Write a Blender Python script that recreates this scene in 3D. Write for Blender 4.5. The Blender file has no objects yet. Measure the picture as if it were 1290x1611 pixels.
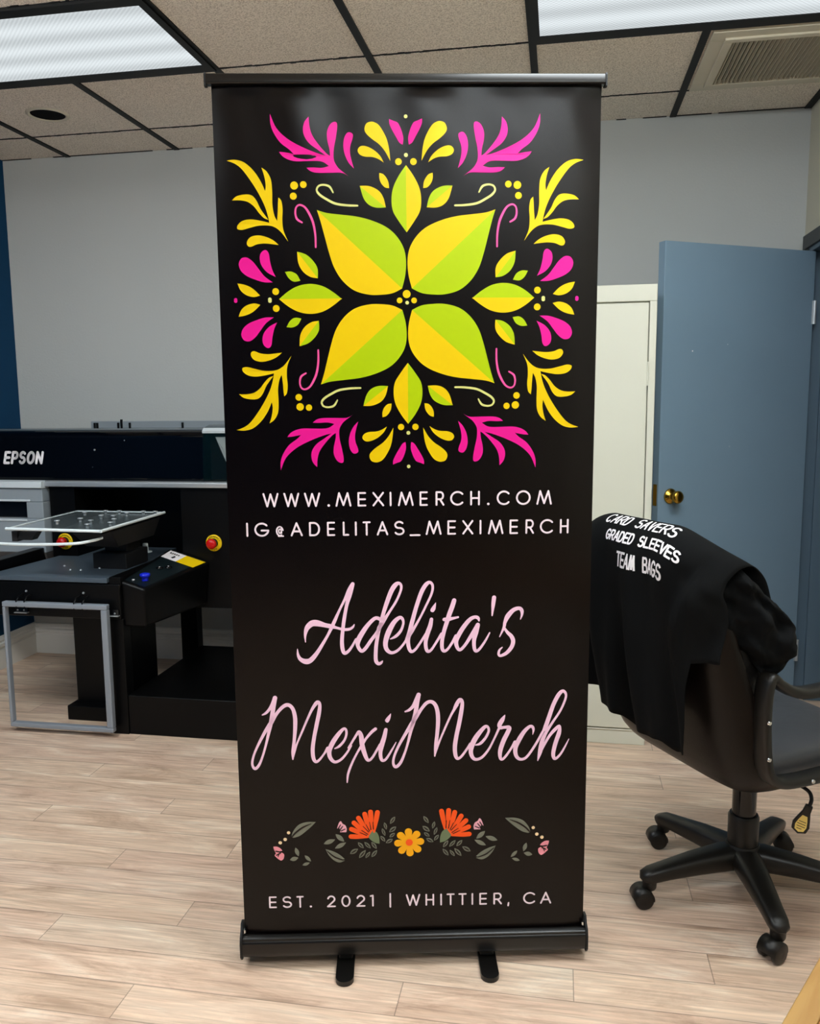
import bpy, bmesh, math, random
from mathutils import Vector, Matrix, noise
from mathutils.geometry import tessellate_polygon
random.seed(7)
PI = math.pi
SC = bpy.context.scene
COL = SC.collection

# ------------------------------------------------------------------ camera
cam = bpy.data.objects.new('camera', bpy.data.cameras.new('camera'))
COL.objects.link(cam)
cam.data.sensor_fit = 'HORIZONTAL'; cam.data.sensor_width = 36.0
cam.data.lens = 1309.725 / 1290 * 36.0
cam.data.clip_start = 0.05
YAW, PITCH, ROLL = 0.1778, -0.1302, -0.0089
cam.matrix_world = (Matrix.Translation((0, 0, 1.397)) @ Matrix.Rotation(YAW, 4, 'Z')
                    @ Matrix.Rotation(PI / 2 + PITCH, 4, 'X') @ Matrix.Rotation(ROLL, 4, 'Z'))
SC.camera = cam
# ------------------------------------------------------------------ world, view
w = bpy.data.worlds.new('world'); SC.world = w; w.use_nodes = True
w.node_tree.nodes['Background'].inputs[0].default_value = (0.9, 0.95, 1, 1)
w.node_tree.nodes['Background'].inputs[1].default_value = 0.3
SC.view_settings.view_transform = 'Standard'
SC.view_settings.look = 'None'
SC.view_settings.gamma = 1.0
SC.view_settings.use_curve_mapping = False
SC.view_settings.exposure = 0.0
LAMP_SEEN, LAMP_ADDED_NEAR, LAMP_ADDED_REAR = 1.4, 24.0, 20.0      # emission: troffers in view, then the added unseen ones, near and rear
SC.cycles.max_bounces = 8
SC.cycles.use_denoising = True

# ------------------------------------------------------------------ helpers
def lin(h):
    h = h.lstrip('#'); o = []
    for i in (0, 2, 4):
        c = int(h[i:i + 2], 16) / 255
        o.append(c / 12.92 if c <= .04045 else ((c + .055) / 1.055) ** 2.4)
    return (*o, 1)
def mat(name, col, rough=.5, metal=0, bump=0, bscale=200, var=0, vscale=8, spec=.5, coat=0, trans=0, alpha=1, ior=1.45):
    m = bpy.data.materials.new(name); m.use_nodes = True
    nt = m.node_tree; b = nt.nodes['Principled BSDF']
    c = lin(col) if isinstance(col, str) else (*col, 1)
    b.inputs['Base Color'].default_value = c
    b.inputs['Roughness'].default_value = rough
    b.inputs['Metallic'].default_value = metal
    b.inputs['Specular IOR Level'].default_value = spec
    b.inputs['Coat Weight'].default_value = coat
    b.inputs['Transmission Weight'].default_value = trans
    b.inputs['IOR'].default_value = ior
    b.inputs['Alpha'].default_value = alpha
    tc = nt.nodes.new('ShaderNodeTexCoord')
    if var:
        n = nt.nodes.new('ShaderNodeTexNoise'); n.inputs['Scale'].default_value = vscale; n.inputs['Detail'].default_value = 5
        nt.links.new(tc.outputs['Object'], n.inputs['Vector'])
        r = nt.nodes.new('ShaderNodeMapRange'); r.inputs['To Min'].default_value = 1 - var; r.inputs['To Max'].default_value = 1 + var
        nt.links.new(n.outputs['Fac'], r.inputs['Value'])
        mx = nt.nodes.new('ShaderNodeVectorMath'); mx.operation = 'SCALE'; mx.inputs[0].default_value = c[:3]
        nt.links.new(r.outputs[0], mx.inputs['Scale']); nt.links.new(mx.outputs[0], b.inputs['Base Color'])
    if bump:
        n = nt.nodes.new('ShaderNodeTexNoise'); n.inputs['Scale'].default_value = bscale; n.inputs['Detail'].default_value = 3
        nt.links.new(tc.outputs['Object'], n.inputs['Vector'])
        bp = nt.nodes.new('ShaderNodeBump'); bp.inputs['Strength'].default_value = bump; bp.inputs['Distance'].default_value = .002
        nt.links.new(n.outputs['Fac'], bp.inputs['Height']); nt.links.new(bp.outputs[0], b.inputs['Normal'])
    return m
class MB:
    """collects shapes; build() links them as ONE mesh object"""
    def __init__(s): s.v = []; s.f = []; s.m = []; s.sm = []
    def add(s, vs, fs, mi=0, smooth=False):
        o = len(s.v); s.v += [tuple(v) for v in vs]
        for f in fs: s.f.append(tuple(i + o for i in f)); s.m.append(mi); s.sm.append(smooth)
    def box(s, a, b, mi=0, M=None):
        x0, y0, z0 = a; x1, y1, z1 = b
        vs = [(x0, y0, z0), (x1, y0, z0), (x1, y1, z0), (x0, y1, z0), (x0, y0, z1), (x1, y0, z1), (x1, y1, z1), (x0, y1, z1)]
        if M: vs = [M @ Vector(v) for v in vs]
        s.add(vs, [(0, 3, 2, 1), (4, 5, 6, 7), (0, 1, 5, 4), (1, 2, 6, 5), (2, 3, 7, 6), (3, 0, 4, 7)], mi)
        return s
    def hull8(s, vs, mi=0):
        s.add(vs, [(0, 3, 2, 1), (4, 5, 6, 7), (0, 1, 5, 4), (1, 2, 6, 5), (2, 3, 7, 6), (3, 0, 4, 7)], mi); return s
    def prism(s, prof, a, b, axis='x', mi=0, smooth=False):
        """closed 2D profile swept from a to b along an axis"""
        n = len(prof)
        def P(p, t):
            return {'x': (t, p[0], p[1]), 'y': (p[0], t, p[1]), 'z': (p[0], p[1], t)}[axis]
        vs = [P(p, a) for p in prof] + [P(p, b) for p in prof]
        s.add(vs, [(i, (i + 1) % n, n + (i + 1) % n, n + i) for i in range(n)], mi, smooth)
        tri = tessellate_polygon([[Vector((p[0], p[1], 0)) for p in prof]])
        s.add(vs, [tuple(t) for t in tri] + [tuple(n + i for i in t) for t in tri], mi)
        return s
    def lathe(s, prof, seg=24, M=None, mi=0, smooth=True):
        """(r,z) profile round local z"""
        vs = []
        for r, z in prof:
            for k in range(seg):
                a = 2 * PI * k / seg; vs.append(Vector((r * math.cos(a), r * math.sin(a), z)))
        if M: vs = [M @ v for v in vs]
        n = len(prof)
        fs = [(i * seg + k, i * seg + (k + 1) % seg, (i + 1) * seg + (k + 1) % seg, (i + 1) * seg + k) for i in range(n - 1) for k in range(seg)]
        s.add(vs, fs, mi, smooth)
        s.add(vs, [tuple(range(seg))[::-1], tuple(range((n - 1) * seg, n * seg))], mi)
        return s
    def tube(s, pts, rx, ry=None, seg=12, closed=False, up=(0, 0, 1), mi=0, pw=2.0):
        """tube through pts; radius may be a list; ry = second half-axis"""
        pts = [Vector(p) for p in pts]; n = len(pts)
        if not isinstance(rx, (list, tuple)): rx = [rx] * n
        ry = rx if ry is None else (ry if isinstance(ry, (list, tuple)) else [ry] * n)
        up = Vector(up); vs = []
        for i, p in enumerate(pts):
            a = pts[(i - 1) % n] if (closed or i > 0) else p
            b = pts[(i + 1) % n] if (closed or i < n - 1) else p
            t = (b - a).normalized(); sd = t.cross(up)
            if sd.length < 1e-4: sd = t.cross(Vector((1, 0, 0)))
            sd.normalize(); un = sd.cross(t)
            for k in range(seg):
                c, d = math.cos(2 * PI * k / seg), math.sin(2 * PI * k / seg)
                c = math.copysign(abs(c) ** (2 / pw), c); d = math.copysign(abs(d) ** (2 / pw), d)
                vs.append(p + sd * (rx[i] * c) + un * (ry[i] * d))
        m = n if closed else n - 1
        s.add(vs, [(i * seg + k, i * seg + (k + 1) % seg, ((i + 1) % n) * seg + (k + 1) % seg, ((i + 1) % n) * seg + k) for i in range(m) for k in range(seg)], mi, True)
        if not closed: s.add(vs, [tuple(range(seg))[::-1], tuple(range((n - 1) * seg, n * seg))], mi, True)
        return s
    def build(s, name, mats, parent=None, bevel=0, bseg=2, loc=None, sub=0, recalc=True):
        me = bpy.data.meshes.new(name); me.from_pydata(s.v, [], s.f)
        for m in (mats if isinstance(mats, (list, tuple)) else [mats]): me.materials.append(m)
        me.polygons.foreach_set('material_index', s.m); me.polygons.foreach_set('use_smooth', s.sm); me.update()
        if recalc:
            bm = bmesh.new(); bm.from_mesh(me); bmesh.ops.recalc_face_normals(bm, faces=bm.faces); bm.to_mesh(me); bm.free()
        o = bpy.data.objects.new(name, me); COL.objects.link(o)
        if loc: o.location = loc
        if parent: o.parent = parent
        if bevel:
            b = o.modifiers.new('bevel', 'BEVEL'); b.width = bevel; b.segments = bseg; b.limit_method = 'ANGLE'; b.angle_limit = .7
            if bseg > 1:
                for p in me.polygons: p.use_smooth = True
                wn = o.modifiers.new('wn', 'WEIGHTED_NORMAL'); wn.keep_sharp = True
        if sub:
            d = o.modifiers.new('sub', 'SUBSURF'); d.levels = sub; d.render_levels = sub
        return o
def tag(o, label=None, cat=None, group=None, kind=None):
    if label: o['label'] = label
    if cat: o['category'] = cat
    if group: o['group'] = group
    if kind: o['kind'] = kind
    return o
def empty(name, loc=(0, 0, 0), rz=0):
    o = bpy.data.objects.new(name, None); COL.objects.link(o); o.location = loc; o.rotation_euler = (0, 0, rz); o.empty_display_size = .1
    return o
def structure(o): o['kind'] = 'structure'; return o
def spline(pts, n=6, closed=False):
    """Catmull-Rom through points (any dimension)"""
    P = [tuple(p) for p in pts]; N = len(P); out = []
    for i in range(N if closed else N - 1):
        p0 = P[(i - 1) % N] if closed or i > 0 else P[i]; p1 = P[i]; p2 = P[(i + 1) % N]
        p3 = P[(i + 2) % N] if closed or i + 2 < N else p2
        for k in range(n):
            t = k / n
            out.append(tuple(.5 * (2 * b + (c - a) * t + (2 * a - 5 * b + 4 * c - d) * t * t + (3 * b - a - 3 * c + d) * t ** 3) for a, b, c, d in zip(p0, p1, p2, p3)))
    if not closed: out.append(P[-1])
    return out
def outline(pts, n=5):
    """closed outline with corner flags -> polygon"""
    N = len(pts); cs = [i for i, p in enumerate(pts) if p[2]]
    if not cs: return spline([p[:2] for p in pts], n, True)
    out = []
    for a, b in zip(cs, cs[1:] + [cs[0] + N]):
        seg = [pts[i % N][:2] for i in range(a, b + 1)]
        out += spline(seg, n)[:-1]
    return out
def resample(pts, d):
    out = [pts[0]]; acc = 0
    for a, b in zip(pts, pts[1:]):
        L = math.hypot(b[0] - a[0], b[1] - a[1])
        acc += L
        if acc >= d: out.append(b); acc = 0
    if out[-1] != pts[-1]: out.append(pts[-1])
    return out
class Ink:
    """flat printed shapes in a (u,v) plane; fn maps (u,v,layer) to 3D"""
    def __init__(s, mb, fn):
        s.mb = mb; s.n = 0
        s.fn = lambda u, v, l: fn(u, v, l + (s.n % 40) * .006)      # overlapping shapes lie at slightly different heights
    def poly(s, pts, mi, layer=0):
        s.n += 1
        v = [Vector((p[0], p[1], 0)) for p in pts]
        tri = tessellate_polygon([v]); fs = []
        for t in tri:
            a, b, c = (v[i] for i in t)
            fs.append(tuple(t) if (b - a).cross(c - a).z > 0 else (t[0], t[2], t[1]))
        s.mb.add([s.fn(p[0], p[1], layer) for p in pts], fs, mi)
    def disc(s, u, v, r, mi, layer=0, n=20):
        s.n += 1
        s.mb.add([s.fn(u + r * math.cos(2 * PI * k / n), v + r * math.sin(2 * PI * k / n), layer) for k in range(n)], [tuple(range(n))], mi)
    def stroke(s, pts, mi, layer=0, n=6, smooth=True, caps=True):
        """pts (u,v,width)"""
        s.n += 1; q = spline(pts, n) if smooth else pts
        if smooth: q = resample(q, .0012)
        L = []; R = []
        for i, p in enumerate(q):
            a = q[max(i - 1, 0)]; b = q[min(i + 1, len(q) - 1)]
            dx, dy = b[0] - a[0], b[1] - a[1]; l = math.hypot(dx, dy) or 1
            nx, ny = -dy / l * p[2] / 2, dx / l * p[2] / 2
            L.append((p[0] + nx, p[1] + ny)); R.append((p[0] - nx, p[1] - ny))
        k = len(q)
        s.mb.add([s.fn(*c, layer) for c in L + R], [(k + i, k + i + 1, i + 1, i) for i in range(k - 1)], mi)
        if caps:
            for p in (q[0], q[-1]): s.disc(p[0], p[1], p[2] / 2, mi, layer, 12)
    def line(s, pts, w, mi, layer=0):
        """straight polyline with round joints"""
        for a, b in zip(pts, pts[1:]): s.stroke([(*a, w), (*b, w)], mi, layer, smooth=False, caps=False)
        for p in pts: s.disc(p[0], p[1], w / 2, mi, layer, 12)
def arc(cx, cy, rx, ry, a0, a1, n=14):
    return [(cx + rx * math.cos(math.radians(a0 + (a1 - a0) * i / n)), cy + ry * math.sin(math.radians(a0 + (a1 - a0) * i / n))) for i in range(n + 1)]
GL = {
 'W': [[(0, 1), (.25, 0), (.5, .97), (.75, 0), (1, 1)]], 'M': [[(0, 0), (.2, 1), (.5, .05), (.8, 1), (1, 0)]],
 'E': [[(1, 1), (0, 1), (0, 0), (1, 0)], [(0, .5), (.95, .5)]], 'X': [[(0, 0), (1, 1)], [(0, 1), (1, 0)]], 'I': [[(.5, 0), (.5, 1)]],
 'R': [[(0, 0), (0, 1)] + arc(.55, .72, .4, .28, 90, -90) + [(0, .44)], [(.5, .44), (1, 0)]],
 'P': [[(0, 0), (0, 1)] + arc(.6, .72, .4, .28, 90, -90) + [(0, .44)]],
 'B': [[(0, 0), (0, 1)] + arc(.55, .76, .38, .24, 90, -90) + [(0, .52)], [(.5, .52)] + arc(.6, .26, .4, .26, 90, -90) + [(0, 0)]],
 'C': [arc(.53, .5, .53, .5, 42, 318, 24)], 'O': [arc(.5, .5, .5, .5, 0, 360, 28)],
 'G': [arc(.52, .5, .52, .5, 42, 352, 26) + [(.5, .43)]],
 'H': [[(0, 0), (0, 1)], [(1, 0), (1, 1)], [(0, .5), (1, .5)]], 'L': [[(0, 1), (0, 0), (1, 0)]], 'T': [[(0, 1), (1, 1)], [(.5, 1), (.5, 0)]],
 'A': [[(0, 0), (.5, 1), (1, 0)], [(.17, .33), (.83, .33)]], 'D': [[(0, 0), (0, 1)] + arc(.42, .5, .58, .5, 90, -90) + [(0, 0)]],
 'S': [arc(.5, .75, .46, .25, 35, 250, 14) + arc(.5, .26, .5, .26, 75, -150, 16)], 'N': [[(0, 0), (0, 1), (1, 0), (1, 1)]], 'V': [[(0, 1), (.5, 0), (1, 1)]],
 'Y': [[(0, 1), (.5, .5), (1, 1)], [(.5, .5), (.5, 0)]], 'K': [[(0, 0), (0, 1)], [(1, 1), (0, .4)], [(.3, .58), (1, 0)]], 'U': [[(0, 1), (0, .4)] + arc(.5, .4, .5, .4, 180, 360) + [(1, 1)]],
 '_': [[(0, -.08), (1, -.08)]], '.': [[(.5, 0), (.5, .01)]], ',': [[(.7, .06), (.2, -.2)]], '|': [[(.5, -.14), (.5, 1.14)]],
 '2': [arc(.5, .7, .46, .3, 165, -25, 14) + [(0, 0), (1, 0)]], '0': [arc(.5, .5, .5, .5, 0, 360, 24)], '1': [[(0, .95), (.6, 1), (.6, 0)]],
 '@': [arc(.5, .36, .48, .36, -60, -350, 20), arc(.52, .36, .2, .17, 0, 360, 14), [(.74, .55), (.74, .2)], [(.3, -.05), (1, -.05)]],
}
def glyph(ink, ch, u0, u1, v0, v1, w, mi, layer=0, shear=0):
    if ch in 'I.|1': du = 0
    else: du = w / 2
    a, b, c, d = u0 + du, u1 - du, v0 + w / 2, v1 - w / 2
    for st in GL[ch]:
        q = [(a + x * (b - a) + shear * y * (d - c), c + y * (d - c)) for x, y in st]
        if ch == '.': ink.disc(q[0][0], q[0][1] + w * .2, w * .7, mi, layer)
        elif ch == '@': ink.line(q, w * .75, mi, layer)
        else: ink.line(q, w, mi, layer)
def superloft(mb, st, seg=28, pw=4.0, mi=0, curve=None):
    """stations (center, side, normal, half width, half thickness)"""
    vs = []
    for q, (c, sd, nn, hw, ht) in enumerate(st):
        cu_ = curve[q] if curve else 0
        c, sd, nn = Vector(c), Vector(sd).normalized(), Vector(nn).normalized()
        for k in range(seg):
            a, b = math.cos(2 * PI * (k + .5) / seg), math.sin(2 * PI * (k + .5) / seg)
            vs.append(c + sd * hw * math.copysign(abs(a) ** (2 / pw), a) + nn * cu_ * abs(a) ** 3 + nn * ht * math.copysign(abs(b) ** (2 / pw), b))
    n = len(st)
    mb.add(vs, [(i * seg + k, i * seg + (k + 1) % seg, (i + 1) * seg + (k + 1) % seg, (i + 1) * seg + k) for i in range(n - 1) for k in range(seg)], mi, True)
    mb.add(vs, [tuple(range(seg))[::-1], tuple(range((n - 1) * seg, n * seg))], mi, True)

# ------------------------------------------------------------------ materials
M = {}
M['black_metal'] = mat('black_metal', '141315', .38, bump=.05, bscale=300)
M['black_gloss'] = mat('black_gloss', '0b0b0e', .12, spec=.5)
M['black_matte'] = mat('black_matte', '101012', .6)
M['black_alu'] = mat('black_alu', (.004, .0035, .003), .3, spec=.5)
M['silver'] = mat('silver', 'b9bec2', .35, .6)
M['chrome'] = mat('chrome', 'd8d8d8', .15, 1)
M['brass'] = mat('brass', 'b8913a', .2, 1)
M['white_ink'] = mat('white_ink', 'f2ecee', .5)
M['yellow'] = mat('yellow', 'f0c800', .45)
M['red'] = mat('red', 'c80a0a', .35)
M['leather'] = mat('leather', (.004, .0035, .0035), .42, bump=.25, bscale=160, spec=.3)
M['leather_grey'] = mat('leather_grey', '3a3b3e', .36, bump=.6, bscale=28)
M['plastic'] = mat('plastic', (.006, .0048, .0036), .40, bump=.06, bscale=400)
M['cotton'] = mat('cotton', '0a0b0c', .9, bump=.3, bscale=900, spec=.15)
MOTIF_C=(-97, 16290)
MOTIF=[('M',[(-3027,20239,1),(-2896,19940,0),(-2652,19710,0),(-2334,19541,0),(-2014,19417,0),(-1840,19374,1),(-2012,19494,0),(-2186,19618,0),(-2289,19765,0),(-2317,19909,0),(-2281,20062,0),(-2188,20175,1),(-2174,19970,0),(-2118,19787,0),(-1977,19587,0),(-1820,19417,0),(-1740,19364,1),(-1753,19509,0),(-1794,19694,0),(-1797,19863,0),(-1742,20001,0),(-1660,20071,0),(-1586,20062,0),(-1575,19954,0),(-1612,19725,0),(-1652,19540,0),(-1666,19355,0),(-1645,19237,0),(-1567,19113,0),(-1455,19020,0),(-1349,18939,1),(-1488,19008,0),(-1764,19008,0),(-2024,19009,0),(-2169,19040,0),(-2264,19115,1),(-2118,19121,0),(-1924,19114,0),(-1771,19151,1),(-1889,19232,0),(-2018,19257,0),(-2244,19254,0),(-2503,19251,0),(-2680,19295,0),(-2791,19366,0),(-2853,19449,1),(-2708,19434,0),(-2538,19400,1),(-2632,19495,0),(-2815,19634,0),(-2954,19833,0),(-3024,20032,0)]),
('M',[(-1300,19859,0),(-1364,19841,0),(-1425,19740,0),(-1447,19570,0),(-1415,19385,0),(-1331,19215,0),(-1223,19100,1),(-1266,19246,0),(-1301,19416,0),(-1295,19570,0),(-1244,19724,0),(-1236,19816,0)]),
('Y',[(-837,20073,0),(-935,20037,0),(-979,19923,0),(-938,19825,0),(-817,19714,0),(-666,19606,0),(-538,19461,0),(-421,19254,1),(-441,19476,0),(-487,19692,0),(-566,19862,0),(-661,20000,0),(-750,20058,0)]),
('Y',[(-1088,19555,0),(-1135,19478,0),(-1091,19394,0),(-978,19348,0),(-816,19338,0),(-687,19298,0),(-567,19223,1),(-637,19353,0),(-749,19462,0),(-878,19539,0),(-1001,19573,0)]),
('M',[(-436,20128,1),(-346,20091,0),(-256,20054,0),(-202,19969,0),(-155,19846,0),(-130,19723,0),(-144,19593,1),(-218,19637,0),(-298,19769,0),(-377,19907,0),(-431,20030,0)]),
('Y',[(-665,19003,1),(-577,18974,0),(-503,18887,0),(-465,18793,0),(-454,18681,1),(-548,18700,0),(-629,18788,0),(-666,18894,0)]),
('2a',[(-1102,18733,1),(-891,18726,0),(-690,18632,0),(-584,18481,0),(-531,18273,1),(-734,18268,0),(-897,18325,0),(-1019,18466,0)]),
('Y',[(-4010,19273,1),(-3826,19288,0),(-3634,19235,0),(-3446,19080,0),(-3292,18863,0),(-3183,18626,1),(-3169,18769,0),(-3198,18955,0),(-3251,19123,1),(-3134,19033,0),(-3049,18862,0),(-3031,18613,0),(-3034,18331,0),(-2998,18112,0),(-2940,17992,1),(-2920,18206,0),(-2912,18362,0),(-2899,18494,1),(-2836,18419,0),(-2812,18237,0),(-2825,18017,0),(-2806,17789,0),(-2708,17548,1),(-2856,17748,0),(-3000,17860,0),(-3155,17898,0),(-3358,17892,0),(-3555,17846,0),(-3720,17805,0),(-3826,17831,0),(-3807,17919,0),(-3696,18001,0),(-3516,18028,0),(-3305,17999,0),(-3114,17955,1),(-3148,18128,0),(-3213,18332,0),(-3334,18582,0),(-3487,18832,0),(-3672,19080,0),(-3829,19204,0)]),
('Y',[(-3923,18434,1),(-3816,18521,0),(-3627,18558,0),(-3482,18536,0),(-3382,18426,0),(-3291,18238,0),(-3132,18018,1),(-3228,18056,0),(-3332,18160,0),(-3435,18295,0),(-3568,18396,0),(-3729,18434,0)]),
('Y',[(-3625,17539,0),(-3602,17457,0),(-3530,17444,0),(-3404,17494,0),(-3240,17512,0),(-3077,17499,0),(-2920,17479,1),(-3041,17581,0),(-3202,17655,0),(-3381,17687,0),(-3546,17647,0)]),
('M',[(-3245,17370,0),(-3329,17297,0),(-3350,17163,0),(-3306,17019,0),(-3188,16884,0),(-3007,16787,1),(-3078,16938,0),(-3125,17130,0),(-3143,17274,0),(-3180,17353,0)]),
('M',[(-3782,17171,0),(-3823,17063,0),(-3778,16926,0),(-3651,16813,0),(-3463,16732,0),(-3268,16676,0),(-3077,16672,1),(-3257,16804,0),(-3383,16965,0),(-3499,17116,0),(-3617,17206,0),(-3715,17213,0)]),
('Y',[(-3868,16654,1),(-3698,16621,0),(-3529,16539,0),(-3370,16387,1),(-3509,16355,0),(-3673,16395,0),(-3801,16499,0)]),
('2b',[(-2518,17335,1),(-2322,17270,0),(-2162,17126,0),(-2073,16965,0),(-2072,16757,1),(-2243,16790,0),(-2404,16909,0),(-2498,17095,0)]),
('G',[(-2800,16898,1),(-2661,16904,0),(-2538,16839,0),(-2463,16704,1),(-2608,16686,0),(-2721,16760,0)]),
('B',[(-2059,18225,1),(-1848,18161,0),(-1522,18122,0),(-1195,18083,0),(-869,18003,0),(-542,17863,0),(-314,17675,0),(-152,17420,0),(-95,17148,0),(-112,16827,0),(-187,16524,1),(-395,16425,0),(-628,16391,0),(-927,16392,0),(-1257,16485,0),(-1511,16689,0),(-1691,16963,0),(-1802,17284,0),(-1893,17634,0),(-1983,17982,0)])]
LEAF_V=[(-77,19166,1),(-235,18949,0),(-362,18699,0),(-404,18449,0),(-374,18197,0),(-245,17976,0),(-73,17738,1)]
LEAF_H=[(-2950,16307,1),(-2746,16471,0),(-2512,16592,0),(-2246,16635,0),(-1983,16589,0),(-1754,16465,0),(-1539,16299,1)]
MDOTS=[('P',-74,20177,41),('Y',-242,19238,73),('P',-75,19377,44),('Y',-2544,18742,86),('Y',-2342,18761,73),('Y',-2569,18518,76),('M',-3920,16300,38),('P',-3155,16302,41),('Y',-3020,16472,76),('Y',-86,16401,89),('Y',-247,16262,64),('Y',80,16260,64),('P',-77,16212,41)]
MCURLS=[('P',[(-1159,18313,41),(-1387,18320,48),(-1648,18359,51),(-1842,18453,51),(-1986,18547,51),(-2049,18641,44),(-2008,18729,41),(-1900,18756,41),(-1770,18719,48),(-1692,18594,32)]),('K',[(-2101,17428,38),(-2105,17698,44),(-2147,17951,51),(-2224,18140,51),(-2319,18282,44),(-2431,18333,41),(-2511,18283,38),(-2534,18157,41),(-2498,18031,48),(-2392,17958,38)])]
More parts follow.
